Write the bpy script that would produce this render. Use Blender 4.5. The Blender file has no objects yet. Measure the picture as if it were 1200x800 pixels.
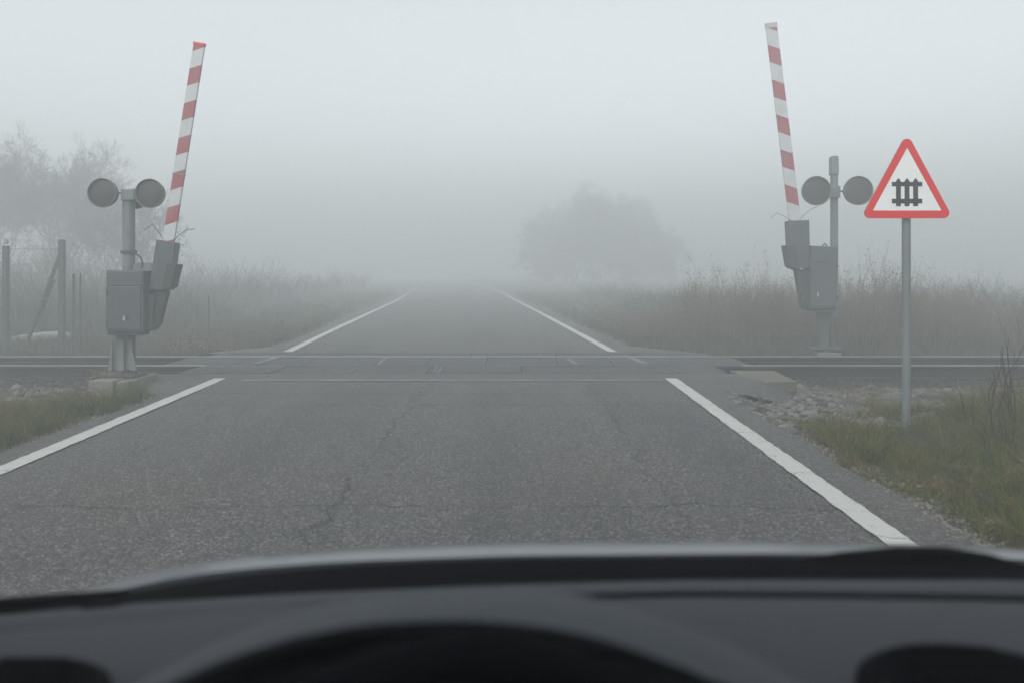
import bpy, math, random
import numpy as np
from mathutils import Vector, Matrix, noise as mnoise

sc = bpy.context.scene
C = sc.collection
R = math.radians

# ------------------------------------------------------------------ camera
FOC = 944.0                                   # focal length in pixels of a 1200 px wide frame
PITCH = 0.0                                   # level camera, view shifted down (lens shift): verticals stay vertical
HORIZON = 316.0
EYE = (0.0, 0.0, 1.25)
cam_d = bpy.data.cameras.new('camera')
cam = bpy.data.objects.new('camera', cam_d)
C.objects.link(cam)
cam.location = EYE
cam.rotation_euler = (math.pi / 2 - PITCH, 0, 0)
cam_d.sensor_width = 36.0
cam_d.shift_y = -(400.0 - HORIZON) / 1200.0
cam_d.lens = 36.0 * FOC / 1200.0
cam_d.clip_start = 0.02
cam_d.clip_end = 1000.0
cam_d.dof.use_dof = True
cam_d.dof.focus_distance = 10.0
cam_d.dof.aperture_fstop = 2.9
sc.camera = cam

# ------------------------------------------------------------------ sky and sun
SUN_EL, SUN_ROT = R(50), R(205)
world = bpy.data.worlds.new('World')
sc.world = world
world.use_nodes = True
wn, wl = world.node_tree.nodes, world.node_tree.links
sky = wn.new('ShaderNodeTexSky')
sky.sky_type = 'NISHITA'
sky.sun_disc = False
sky.sun_elevation = SUN_EL
sky.sun_rotation = SUN_ROT
sky.air_density = 1.0
sky.dust_density = 3.0
hs = wn.new('ShaderNodeHueSaturation')
hs.inputs['Saturation'].default_value = 0.19
bgn = wn['Background']
bgn.inputs['Strength'].default_value = 0.15
wl.new(sky.outputs[0], hs.inputs['Color'])
wl.new(hs.outputs[0], bgn.inputs['Color'])
sd = bpy.data.lights.new('sun', 'SUN')
sun = bpy.data.objects.new('sun', sd)
C.objects.link(sun)
sd.energy = 0.5
sd.angle = R(60)
sd.color = (1.0, 0.97, 0.94)
sun.rotation_euler = (math.pi / 2 - SUN_EL, 0, math.pi - SUN_ROT)
sc.view_settings.view_transform = 'Standard'
sc.view_settings.look = 'None'
sc.view_settings.gamma = 1
sc.view_settings.use_curve_mapping = False
sc.view_settings.exposure = 0.90
sc.cycles.volume_bounces = 3
sc.cycles.max_bounces = 8
sc.cycles.use_denoising = True

HAZE_DENSITY = 0.032


# ------------------------------------------------------------------ helpers
def at(px, py, Y):
    """World point at forward distance Y seen at photo pixel (px, py)."""
    u, v = (px - 600) / FOC, (HORIZON - py) / FOC
    dy = math.cos(PITCH) + v * math.sin(PITCH)
    dz = -math.sin(PITCH) + v * math.cos(PITCH)
    t = Y / dy
    return Vector((u * t, Y, EYE[2] + dz * t))


def atz(px, py, z=0.0):
    u, v = (px - 600) / FOC, (HORIZON - py) / FOC
    dy = math.cos(PITCH) + v * math.sin(PITCH)
    dz = -math.sin(PITCH) + v * math.cos(PITCH)
    t = (z - EYE[2]) / dz
    return Vector((u * t, dy * t, z))


def link(o, parent=None):
    C.objects.link(o)
    if parent is not None:
        o.parent = parent
        o.matrix_parent_inverse = Matrix.Translation(-parent.location)
    return o


def tag(o, label=None, cat=None, group=None, kind=None):
    if label: o['label'] = label
    if cat: o['category'] = cat
    if group: o['group'] = group
    if kind: o['kind'] = kind
    return o


def empty(name, loc, **kw):
    o = bpy.data.objects.new(name, None)
    o.location = loc
    o.empty_display_size = 0.2
    C.objects.link(o)
    return tag(o, **kw)


def copy_tree(o, loc, rz=0.0, s=(1, 1, 1)):
    c = o.copy()
    C.objects.link(c)
    c.location = loc
    c.rotation_euler = (0, 0, rz)
    c.scale = s
    for ch in o.children:
        d = ch.copy()
        C.objects.link(d)
        d.parent = c
        for g in ch.children:
            e = g.copy(); C.objects.link(e); e.parent = d
    return c


class MB:
    def __init__(self):
        self.v, self.f, self.m = [], [], []

    def add(self, vs, fs, mi=0):
        n = len(self.v)
        self.v += [tuple(p) for p in vs]
        self.f += [tuple(i + n for i in f) for f in fs]
        self.m += [mi] * len(fs)
        return self

    def box(self, c, s, rot=None, mi=0):
        vs = []
        for z in (-.5, .5):
            for x, y in ((-.5, -.5), (.5, -.5), (.5, .5), (-.5, .5)):
                p = Vector((x * s[0], y * s[1], z * s[2]))
                if rot is not None: p = rot @ p
                vs.append(p + Vector(c))
        return self.add(vs, [(3, 2, 1, 0), (4, 5, 6, 7), (0, 1, 5, 4), (1, 2, 6, 5), (2, 3, 7, 6), (3, 0, 4, 7)], mi)

    def prism(self, pts, depth, mi=0):
        """pts: 3D outline (counter-clockwise seen from -Y); extruded by depth along +Y."""
        n = len(pts)
        vs = [Vector(p) for p in pts] + [Vector(p) + Vector((0, depth, 0)) for p in pts]
        fs = [tuple(range(n)), tuple(range(2 * n - 1, n - 1, -1))]
        fs += [(i, i + n, (i + 1) % n + n, (i + 1) % n) for i in range(n)]
        return self.add(vs, fs, mi)

    def tube(self, pts, r, n=10, mi=0, caps=True):
        pts = [Vector(p) for p in pts]
        rs = r if isinstance(r, (list, tuple)) else [r] * len(pts)
        vs, fs = [], []
        for i, p in enumerate(pts):
            d = (pts[min(i + 1, len(pts) - 1)] - pts[max(i - 1, 0)]).normalized()
            a = Vector((0, 0, 1)) if abs(d.z) < .9 else Vector((1, 0, 0))
            u = d.cross(a).normalized(); w = d.cross(u)
            for k in range(n):
                t = 2 * math.pi * k / n
                vs.append(p + (u * math.cos(t) + w * math.sin(t)) * rs[i])
        for i in range(len(pts) - 1):
            for k in range(n):
                a, b = i * n + k, i * n + (k + 1) % n
                fs.append((a, b, b + n, a + n))
        if caps:
            fs.append(tuple(range(n))[::-1]); fs.append(tuple(range((len(pts) - 1) * n, len(pts) * n)))
        return self.add(vs, fs, mi)

    def lathe(self, prof, c, axis='Y', n=40, mi=0):
        """prof: (radius, offset along the axis)."""
        vs, fs = [], []
        for r, h in prof:
            for k in range(n):
                t = 2 * math.pi * k / n
                a, b = r * math.cos(t), r * math.sin(t)
                vs.append(Vector(c) + (Vector((a, h, b)) if axis == 'Y' else Vector((a, b, h))))
        for i in range(len(prof) - 1):
            for k in range(n):
                a, b = i * n + k, i * n + (k + 1) % n
                fs.append((a, a + n, b + n, b))
        return self.add(vs, fs, mi)

    def build(self, name, mat, parent=None, smooth=False, bevel=0.0, seg=2, **kw):
        me = bpy.data.meshes.new(name)
        me.from_pydata(self.v, [], self.f)
        mats = mat if isinstance(mat, (list, tuple)) else [mat]
        for m in mats: me.materials.append(m)
        me.polygons.foreach_set('material_index', self.m)
        if smooth: me.polygons.foreach_set('use_smooth', [True] * len(me.polygons))
        me.update()
        o = bpy.data.objects.new(name, me)
        link(o, parent)
        if bevel:
            b = o.modifiers.new('bevel', 'BEVEL'); b.width = bevel; b.segments = seg; b.limit_method = 'ANGLE'
            b.angle_limit = R(35)
        if smooth == 'auto' or smooth:
            try:
                me.set_sharp_from_angle(angle=R(40))
            except Exception:
                pass
        return tag(o, **kw)


def np_mesh(name, v, f, mat, parent=None, smooth=False, attrs=None, **kw):
    """Mesh from numpy arrays: v (n,3), f (m,3 or 4). attrs: name -> per-vertex floats."""
    me = bpy.data.meshes.new(name)
    k = f.shape[1]
    me.vertices.add(len(v)); me.vertices.foreach_set('co', np.ascontiguousarray(v, dtype=np.float32).ravel())
    me.loops.add(f.size); me.loops.foreach_set('vertex_index', f.astype(np.int32).ravel())
    me.polygons.add(len(f))
    me.polygons.foreach_set('loop_start', np.arange(0, f.size, k, dtype=np.int32))
    me.polygons.foreach_set('loop_total', np.full(len(f), k, dtype=np.int32))
    if smooth: me.polygons.foreach_set('use_smooth', np.ones(len(f), dtype=bool))
    me.update(calc_edges=True)
    for an, av in (attrs or {}).items():
        a = me.attributes.new(an, 'FLOAT', 'POINT')
        a.data.foreach_set('value', np.ascontiguousarray(av, dtype=np.float32))
    me.materials.append(mat)
    if name is None: return me
    o = bpy.data.objects.new(name, me)
    link(o, parent)
    return tag(o, **kw)


# ------------------------------------------------------------------ materials
class NT:
    """Tiny node-tree helper."""
    def __init__(self, name, rough=0.7, metal=0.0, spec=0.5):
        self.mat = bpy.data.materials.new(name)
        self.mat.use_nodes = True
        self.t = self.mat.node_tree
        self.b = self.t.nodes['Principled BSDF']
        self.b.inputs['Roughness'].default_value = rough
        self.b.inputs['Metallic'].default_value = metal
        self.b.inputs['Specular IOR Level'].default_value = spec
        self._co = None

    def n(self, kind, **kw):
        nd = self.t.nodes.new('ShaderNode' + kind)
        for k, v in kw.items(): setattr(nd, k, v)
        return nd

    def set(self, sock, v):
        if v is None: return
        if hasattr(v, 'is_output') or isinstance(v, bpy.types.NodeSocket): self.t.links.new(v, sock)
        else: sock.default_value = v

    def pos(self):
        if self._co is None: self._co = self.n('NewGeometry').outputs['Position']
        return self._co

    def obj(self):
        return self.n('TexCoord').outputs['Object']

    def noise(self, scale, detail=4, rough=.55, vec=None, dist=0.0):
        nd = self.n('TexNoise'); nd.inputs['Scale'].default_value = scale
        nd.inputs['Detail'].default_value = detail; nd.inputs['Roughness'].default_value = rough
        nd.inputs['Distortion'].default_value = dist
        self.t.links.new(vec if vec is not None else self.pos(), nd.inputs['Vector'])
        return nd.outputs['Fac']

    def voro(self, scale, feature='F1', vec=None, out='Distance'):
        nd = self.n('TexVoronoi'); nd.feature = feature
        nd.inputs['Scale'].default_value = scale
        self.t.links.new(vec if vec is not None else self.pos(), nd.inputs['Vector'])
        return nd.outputs[out]

    def math(self, op, a, b=0.0, clamp=False):
        nd = self.n('Math', operation=op); nd.use_clamp = clamp
        self.set(nd.inputs[0], a); self.set(nd.inputs[1], b)
        return nd.outputs[0]

    def ramp(self, fac, stops):
        nd = self.n('ValToRGB'); self.set(nd.inputs[0], fac)
        el = nd.color_ramp.elements
        while len(el) < len(stops): el.new(0.5)
        for e, (p, c) in zip(el, stops):
            e.position = p
            e.color = (c, c, c, 1) if isinstance(c, (int, float)) else (*c, 1)
        return nd.outputs[0]

    def mix(self, fac, a, b, mode='MIX'):
        nd = self.n('Mix'); nd.data_type = 'RGBA'; nd.blend_type = mode
        self.set(nd.inputs[0], fac)
        for s, v in ((nd.inputs[6], a), (nd.inputs[7], b)):
            if isinstance(v, tuple): v = (*v, 1) if len(v) == 3 else v
            self.set(s, v)
        return nd.outputs[2]

    def attr(self, name):
        nd = self.n('Attribute'); nd.attribute_name = name
        return nd.outputs['Fac']

    def xyz(self, vec=None):
        nd = self.n('SeparateXYZ'); self.t.links.new(vec if vec is not None else self.pos(), nd.inputs[0])
        return nd.outputs

    def scaled(self, s, vec=None):
        nd = self.n('Mapping'); nd.inputs['Scale'].default_value = s
        self.t.links.new(vec if vec is not None else self.pos(), nd.inputs['Vector'])
        return nd.outputs[0]

    def color(self, v):
        if isinstance(v, tuple): v = (*v, 1)
        self.set(self.b.inputs['Base Color'], v); return self

    def rough(self, v):
        self.set(self.b.inputs['Roughness'], v); return self

    def bump(self, h, strength=.4, dist=.01):
        nd = self.n('Bump'); nd.inputs['Strength'].default_value = strength
        nd.inputs['Distance'].default_value = dist
        self.set(nd.inputs['Height'], h)
        self.t.links.new(nd.outputs[0], self.b.inputs['Normal']); return self


def painted_metal(name, col, dirt=(.12, .11, .09), rough=.5, amount=.5, metal=0.0):
    m = NT(name, rough, metal)
    n1 = m.noise(5, 6, .65); n2 = m.noise(38, 4, .6)
    streak = m.noise(14, 5, .6, vec=m.scaled((1, 1, .12)))
    f = m.math('MULTIPLY', m.ramp(n1, [(.42, 0.0), (.75, 1.0)]), amount)
    c = m.mix(f, col, dirt)
    c = m.mix(m.math('MULTIPLY', m.ramp(streak, [(.5, 0.0), (.72, 1.0)]), amount * .7), c, dirt)
    c = m.mix(m.math('MULTIPLY', n2, .25), c, tuple(min(1, x * 1.4) for x in col))
    m.color(c)
    m.rough(m.ramp(n1, [(.3, rough - .1), (.8, min(1, rough + .25))]))
    m.bump(n2, .12, .003)
    return m.mat


def flat_mat(name, col, rough=.6, metal=0, var=.25, scale=30, bump=.1, bd=.002):
    m = NT(name, rough, metal)
    n1 = m.noise(scale, 5, .6)
    m.color(m.mix(n1, tuple(x * (1 - var) for x in col), tuple(min(1, x * (1 + var)) for x in col)))
    m.bump(n1, bump, bd)
    return m.mat


def asphalt_mat(name, base=.062, cracks=(), far=False):
    m = NT(name, .85, 0, .4)
    g1 = m.noise(150, 3, .7)                       # grain
    g2 = m.voro(95)                                # aggregate stones
    big = m.noise(.55, 5, .6)
    mid = m.noise(5, 5, .65)
    lane = m.noise(1.0, 4, .5, vec=m.scaled((1.6, .1, 1)))   # long wheel streaks
    b = base
    c = m.mix(m.ramp(big, [(.35, 0.0), (.62, 1.0)]), (b * .72, b * .76, b * .78), (b * 1.32, b * 1.28, b * 1.2))
    c = m.mix(m.math('MULTIPLY', m.ramp(lane, [(.38, 0.0), (.6, 1.0)]), .6), c, (b * 1.45, b * 1.45, b * 1.40))
    c = m.mix(m.math('MULTIPLY', m.ramp(mid, [(.45, 0.0), (.75, 1.0)]), .25), c, (b * .8, b * .8, b * .78))
    stone = m.voro(95, out='Color')
    sx = m.n('SeparateColor'); m.t.links.new(stone, sx.inputs[0])
    pick = m.ramp(sx.outputs[0], [(.0, .35), (.5, .75), (.78, 1.35), (.95, 3.2)])
    spec = m.mix(1.0, c, pick, 'MULTIPLY')
    c = m.mix(.8, c, spec)
    c = m.mix(m.ramp(g1, [(.5, 0.0), (.72, .6)]), c, (b * 1.8, b * 1.82, b * 1.75))
    c = m.mix(m.ramp(g1, [(.28, .55), (.46, 0.0)]), c, (b * .35, b * .35, b * .35))
    h = m.math('ADD', m.math('MULTIPLY', g2, -.7), m.math('MULTIPLY', g1, .6))
    x, y, z = m.xyz()[:3]
    wob = m.math('MULTIPLY', m.math('SUBTRACT', m.noise(1.7, 6, .7), .5), .8)
    wob2 = m.math('MULTIPLY', m.math('SUBTRACT', m.noise(2.3, 6, .7, vec=m.scaled((1, 1, 1))), .5), .5)
    tot = None
    for kind, p0, w, strength in cracks:            # wandering cracks with a shape of their own
        coord = y if kind == 'y' else x
        d = m.math('ABSOLUTE', m.math('SUBTRACT', m.math('ADD', coord, m.math('MULTIPLY', wob if kind == 'y' else wob2, 1.0 if kind == 'x' else .55)), p0))
        k = m.math('MULTIPLY', m.math('SUBTRACT', 1.0, m.math('DIVIDE', d, w), True), strength)
        tot = k if tot is None else m.math('MAXIMUM', tot, k)
    if tot is not None:
        gaps = m.ramp(m.noise(1.3, 3, .5), [(.35, .35), (.5, 1.0)])
        tot = m.math('MULTIPLY', tot, gaps)
        c = m.mix(tot, c, (b * .25, b * .25, b * .25))
        h = m.math('SUBTRACT', h, m.math('MULTIPLY', tot, 1.2))
    if not far:                                     # resurfaced strip just before the crossing
        edge = m.math('ADD', y, m.math('MULTIPLY', m.math('SUBTRACT', m.noise(4, 4, .6), .5), .12))
        pat = m.math('MULTIPLY', m.math('GREATER_THAN', edge, 8.93), .55)
        c = m.mix(pat, c, m.mix(mid, (b * .95, b * .95, b * .95), (b * 1.45, b * 1.48, b * 1.46)))
    m.color(c)
    m.rough(m.ramp(big, [(.3, .72), (.7, .9)]))
    m.bump(h, .7, .006)
    return m.mat


def line_mat(name, col=(.62, .62, .59), wear=.45):
    m = NT(name, .7)
    n1 = m.noise(9, 6, .7); n2 = m.noise(120, 4, .7); n3 = m.noise(1.2, 3, .5)
    w = m.math('ADD', m.math('MULTIPLY', n1, .5), m.math('MULTIPLY', n2, .5))
    f = m.ramp(w, [(wear - .06, 1.0), (wear, 0.0)])
    c = m.mix(m.ramp(n3, [(.3, 0.0), (.8, .35)]), col, (.42, .42, .39))
    c = m.mix(m.ramp(n2, [(.5, 0.0), (.8, .5)]), c, tuple(x * .75 for x in col))
    wob = m.math('MULTIPLY', m.math('SUBTRACT', m.noise(3, 4, .6), .5), .3)
    y = m.math('ADD', m.xyz()[1], wob)
    crk = m.math('PINGPONG', m.math('MULTIPLY', y, 1.0), .62)
    crk = m.math('LESS_THAN', crk, .006)
    f = m.math('MAXIMUM', f, m.math('MULTIPLY', crk, .7))
    m.color(m.mix(f, c, (.08, .08, .078)))
    m.bump(n2, .3, .003)
    return m.mat


def crown_mat(name, a, b, rough=.9):
    m = NT(name, rough, 0, .2)
    t = m.attr('tint')
    m.color(m.mix(t, a, b))
    return m.mat


M = {}
M['asphalt'] = asphalt_mat('asphalt', .050, [('y', 8.15, .035, .9), ('y', 7.45, .03, .8), ('y', 4.25, .015, .95),
                                            ('y', 9.0, .03, .8), ('x', -.95, .016, .9), ('x', -2.55, .013, .75), ('x', .85, .013, .65)])
M['asphalt_far'] = asphalt_mat('asphalt_far', .052, [('y', 14.6, .03, .5), ('x', -1.2, .02, .5)], True)
M['line'] = line_mat('line', (.38, .385, .37), .43)
M['line_faint'] = line_mat('line_faint', (.085, .088, .086), .47)
M['panel'] = flat_mat('panel', (.036, .038, .039), .85, 0, .45, 5, .4, .004)
M['panel_edge'] = flat_mat('panel_edge', (.08, .083, .082), .55, .2, .3, 20, .2)
M['concrete'] = flat_mat('concrete', (.15, .145, .13), .9, 0, .35, 11, .4, .006)
M['slab'] = flat_mat('slab', (.085, .08, .062), .95, 0, .4, 9, .4, .006)
M['concrete_pale'] = flat_mat('concrete_pale', (.22, .24, .24), .9, 0, .25, 6, .3, .006)
M['rail_top'] = flat_mat('rail_top', (.30, .31, .31), .35, .8, .15, 20, .1)
M['rail_dirty'] = flat_mat('rail_dirty', (.075, .076, .075), .7, .3, .4, 8, .1)
M['rail_side'] = flat_mat('rail_side', (.018, .016, .015), .9, .0, .5, 14, .4, .004)
M['grey_paint'] = painted_metal('grey_paint', (.055, .070, .074), (.03, .03, .026), .5, .55)
M['grey_paint_light'] = painted_metal('grey_paint_light', (.13, .15, .152), (.08, .075, .06), .5, .6)
M['grey_paint_dark'] = painted_metal('grey_paint_dark', (.028, .034, .036), (.018, .017, .015), .55, .6)
M['galv'] = painted_metal('galv', (.16, .18, .19), (.11, .11, .10), .45, .4, .3)
M['lens'] = flat_mat('lens', (.030, .027, .027), .5, 0, .2, 12, .1)
M['lamp_rim'] = flat_mat('lamp_rim', (.12, .125, .128), .5, 0, .2, 20, .1)
M['bolt'] = flat_mat('bolt', (.12, .11, .10), .6, .5)
M['white_plate'] = flat_mat('white_plate', (.36, .37, .35), .5, 0, .1)
M['rust'] = flat_mat('rust', (.055, .038, .03), .9, 0, .4, 25, .4)
M['cable'] = flat_mat('cable', (.03, .03, .03), .6)
M['fence_post'] = flat_mat('fence_post', (.04, .043, .043), .85, 0, .3, 9)
M['fence_wire'] = flat_mat('fence_wire', (.16, .17, .17), .6, .4)
M['sign_red'] = flat_mat('sign_red', (.60, .002, .004), .5, 0, .03, 5, .02)
M['sign_white'] = flat_mat('sign_white', (.72, .74, .73), .5, 0, .02, 5, .02)
M['sign_black'] = flat_mat('sign_black', (.006, .006, .006), .5, 0, .05, 5, .02)
M['sign_back'] = M['galv']
M['bark'] = flat_mat('bark', (.075, .06, .05), .9, 0, .35, 8, .5, .01)
M['twig'] = crown_mat('twig', (.022, .019, .016), (.062, .052, .043))
M['twig_dark'] = crown_mat('twig_dark', (.02, .016, .013), (.06, .045, .035))
M['scrub'] = crown_mat('scrub', (.060, .046, .032), (.21, .16, .115))
M['grass'] = None


def boom_mat(name, slope, period=.39, phase=0.0):
    m = NT(name, .45)
    o = m.xyz(m.obj())
    t = m.math('ADD', o[2], m.math('MULTIPLY', o[0], slope))
    t = m.math('FRACT', m.math('DIVIDE', m.math('ADD', t, phase), period))
    s = m.math('LESS_THAN', t, .5)
    n1 = m.noise(6, 5, .6); n2 = m.noise(60, 4, .6)
    dirt = m.ramp(n1, [(.45, 0.0), (.8, .4)])
    c = m.mix(s, (.46, .48, .485), (.27, .04, .055))
    c = m.mix(dirt, c, (.26, .24, .225))
    m.color(m.mix(m.ramp(n2, [(.62, 0.0), (.8, .3)]), c, (.3, .28, .27)))
    return m.mat


# ------------------------------------------------------------------ road layout
Y_NEAR_END = 9.72                 # near carriageway stops at the crossing panels
Y_FAR_START = 12.10
XL0, XR0 = atz(267, 443).x, atz(780, 443).x       # inner ends of the near edge lines
FAR_DRIFT = -.0745


def edge_l(y):
    if y < 10.8: return -3.30
    return -3.48 + FAR_DRIFT * (y - 12.16)


def edge_r(y):
    if y < 11: return 1.84
    return 1.70 + (FAR_DRIFT + .006) * (y - 12.16)


def nz(x, y, s, k=0.0):
    return mnoise.noise(Vector((x * s, y * s, k)))


def smooth(t):
    t = max(0.0, min(1.0, t)); return t * t * (3 - 2 * t)


def side_level(y):
    if y < 6: return -.05
    if y < 9.2: return -.05 - .14 * smooth((y - 6) / 3.2)
    if y < 13: return -.19
    return -.19 + .09 * smooth((y - 13) / 3)


def ground_h(x, y):
    yy = min(y, 60)
    out = max(edge_l(yy) - .34 - x, x - edge_r(yy) - .30, 0.0)
    if 8.2 < y < 14.2:           # the apron widens at the crossing
        k = smooth(1 - abs(y - 11.2) / 3.0)
        out = max(edge_l(yy) - .34 - .75 * k - x, x - edge_r(yy) - .30 - .9 * k, 0.0)
    s = side_level(y)
    if 9.75 < y < 12.0: return -.185
    t = smooth(out / .45)
    bumps = .035 * nz(x, y, .9, 3) + .018 * nz(x, y, 3.1, 7)
    far = 0.0
    return -.02 * (1 - t) * 1.6 + (s + bumps + far) * t


# ground: one sheet to the horizon
def axis(parts):
    out = []
    for a, b, n in parts: out += list(np.linspace(a, b, n, endpoint=False))
    return out + [parts[-1][1]]


gx = axis([(-160, -40, 14), (-40, -12, 28), (-12, -2.6, 120), (-2.6, 1.4, 12), (1.4, 9, 110), (9, 40, 40), (40, 160, 14)])
gy = axis([(-160, -10, 12), (-10, 3, 20), (3, 13.5, 170), (13.5, 22, 50), (22, 60, 50), (60, 160, 14)])
gv = np.array([(x, y, ground_h(x, y)) for y in gy for x in gx])
nx, ny = len(gx), len(gy)
ii = (np.arange(ny - 1)[:, None] * nx + np.arange(nx - 1)[None, :]).ravel()
gf = np.stack([ii, ii + 1, ii + nx + 1, ii + nx], 1)
stony = []
for x, y, z in gv:
    k = 0.0
    if 8.7 < y < 13.3: k = 1.0
    if x > 2.0 and 7.2 < y <= 8.8: k = max(k, smooth((y - 7.0 + .5 * nz(x, y, .8)) / 1.5) * smooth((5.2 - x) / 1.2))
    d = min(abs(x - edge_l(min(y, 60)) + .35), abs(x - edge_r(min(y, 60)) - .33))
    k = max(k, .95 * smooth(1.25 - d / .35 + .6 * nz(x, y, 2.2)))
    stony.append(k)
g = NT('ground', .95, 0, .2)
n1 = g.noise(1.1, 6, .65); n2 = g.noise(9, 6, .7); n3 = g.noise(60, 4, .7)
soil = g.mix(n2, (.016, .013, .009), (.05, .042, .03))
green = g.mix(n3, (.012, .016, .006), (.032, .036, .014))
base = g.mix(g.ramp(n1, [(.35, .2), (.6, .8)]), soil, green)
vc = g.n('SeparateColor'); g.t.links.new(g.voro(38, out='Color'), vc.inputs[0])
grav = g.mix(vc.outputs[0], (.025, .023, .022), (.13, .125, .115))
grav = g.mix(g.ramp(n2, [(.4, 0.0), (.7, .6)]), grav, (.045, .04, .032))
g.color(g.mix(g.attr('stony'), base, grav))
g.bump(g.math('ADD', g.math('MULTIPLY', g.voro(38), -.8), n2), .8, .03)
np_mesh('ground', gv, gf, g.mat, smooth=True, attrs={'stony': stony}, kind='structure')


# road surfaces with ragged edges
def road_sheet(name, mat, y0, y1, ny_, ext):
    ys = np.linspace(y0, y1, ny_)
    cols = 14
    vs = []
    for y in ys:
        e1, e2 = ext(y)
        a = edge_l(y) - e1 + .05 * nz(0, y, 2.3, 1) + .03 * nz(0, y, 9, 2)
        b = edge_r(y) + e2 + .05 * nz(0, y, 2.1, 4) + .03 * nz(0, y, 8, 5)
        sk = .12 + .12 * max(0, nz(0, y, 3, 8)) + .35 * smooth((e1 - .3) / .4)
        vs.append((a - sk, y, -.04 - .17 * smooth((e1 - .3) / .4)))
        for i in range(cols):
            t = i / (cols - 1)
            e = min(t, 1 - t) * (b - a)
            x = a + (b - a) * t
            vs.append((x, y, -.010 * (1 - min(1, e / .3)) + .004 * nz(x, y, .8, 9)))
        sk = .12 + .12 * max(0, nz(0, y, 3, 12)) + .35 * smooth((e2 - .35) / .4)
        vs.append((b + sk, y, -.04 - .17 * smooth((e2 - .35) / .4)))
    w = cols + 2
    fs = [(j * w + i, j * w + i + 1, (j + 1) * w + i + 1, (j + 1) * w + i) for j in range(ny_ - 1) for i in range(w - 1)]
    return np_mesh(name, np.array(vs), np.array(fs), mat, smooth=True, kind='structure')


def ext_near(y):
    k = smooth((y - 8.0) / 1.6)
    return .20 + .85 * k, .26 + .95 * k


road = road_sheet('road', M['asphalt'], -14, Y_NEAR_END, 420, ext_near)
road_far = road_sheet('road_beyond_the_tracks', M['asphalt_far'], Y_FAR_START, 90, 420,
                      lambda y: (.22 + .9 * smooth(1 - (y - 12.1) / 1.4), .22 + .9 * smooth(1 - (y - 12.1) / 1.4)))


def strip(name, mat, pts, w, parent, z=.007, jag=.006, label=None):
    """Flat painted strip along pts, w wide."""
    vs, fs = [], []
    P = []
    for a, b in zip(pts[:-1], pts[1:]):
        n = max(2, int((Vector(b) - Vector(a)).length / .06))
        for i in range(n): P.append(Vector(a).lerp(Vector(b), i / n))
    P.append(Vector(pts[-1]))
    for i, p in enumerate(P):
        d = (P[min(i + 1, len(P) - 1)] - P[max(0, i - 1)]); d.z = 0; d.normalize()
        s = Vector((d.y, -d.x, 0))
        j1, j2 = random.uniform(-jag, jag), random.uniform(-jag, jag)
        a, b = p - s * (w / 2 + j1), p + s * (w / 2 + j2)
        a.z = b.z = z
        vs += [a, b]
    fs = [(2 * i, 2 * i + 1, 2 * i + 3, 2 * i + 2) for i in range(len(P) - 1)]
    mb = MB().add(vs, fs)
    o = mb.build(name, mat, parent)
    if label: o['label'] = label
    return o


def gl(px, py): p = atz(px, py); return (p.x, p.y, 0)


random.seed(3)
pl = strip('edge_line', M['line'], [(gl(258, 443.5)), (gl(0, 552)), (-3.2, 2.0, 0), (-3.2, -10, 0)], .135, road, label='white edge line down the left side of the near road')
pr = strip('edge_line', M['line'], [(gl(786, 443.5)), (gl(1053, 636)), (1.87, 2.0, 0), (1.87, -10, 0)], .14, road, label='white edge line down the right side of the near road')
strip('edge_line', M['line'], [gl(337, 412.5), gl(396, 384), gl(465, 352), (edge_l(60) + .12, 60, 0)], .14, road_far, label='white edge line on the left beyond the tracks')
strip('edge_line', M['line'], [gl(718, 412.5), gl(660, 381), gl(600, 349.5), (edge_r(60) - .1, 60, 0)], .14, road_far, label='white edge line on the right beyond the tracks')
# worn stop bar before the crossing and faint patches
strip('worn_stop_line', M['line_faint'], [(-3.05, 9.12, 0), (1.7, 9.12, 0)], .10, road, z=.006, jag=.02)

# ------------------------------------------------------------------ railway
Y_R1, Y_R2 = 10.51, 11.59
track = empty('railway_track', (0, 11.2, -.18), kind='structure', label='single railway track crossing the road at right angles')
prof = [(-.07, -.172), (.07, -.172), (.07, -.160), (.012, -.145), (.010, -.045), (.036, -.036), (.036, -.004), (.030, 0.0),
        (-.030, 0.0), (-.036, -.004), (-.036, -.036), (-.010, -.045), (-.012, -.145), (-.07, -.160)]
for yc in (Y_R1, Y_R2):
    mb = MB()
    xs = np.linspace(-45, 45, 91)
    n = len(prof)
    vs = [(x, yc + a, b + .004) for x in xs for a, b in prof]
    fs, mi = [], []
    for i in range(len(xs) - 1):
        for k in range(n):
            fs.append((i * n + k, (i + 1) * n + k, (i + 1) * n + (k + 1) % n, i * n + (k + 1) % n))
            mi.append((2 if yc == Y_R1 and -5.0 < xs[i] < 3.0 else 1) if k in (6, 7, 8) else 0)
    mb.v, mb.f, mb.m = vs, fs, mi
    mb.build('rail', [M['rail_side'], M['rail_top'], M['rail_dirty']], track)
# fastening clips seen along the front rail foot
clip_me = None
for i in range(34):
    x = -13 + i * .62
    if -4.6 < x < 3.2 or x > 8.6: continue
    if clip_me is None:
        mb = MB().box((0, 0, .02), (.09, .05, .03)).tube([(-.03, -.03, .03), (0, -.045, .06), (.03, -.03, .03)], .009, 6)
        o = mb.build('rail_clip', M['rust'], None); clip_me = o.data
    else:
        o = bpy.data.objects.new('rail_clip', clip_me); C.objects.link(o)
    o.parent = track; o.matrix_parent_inverse = Matrix.Translation(-track.location)
    o.location = (x, Y_R1 - .095, -.172)


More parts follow.
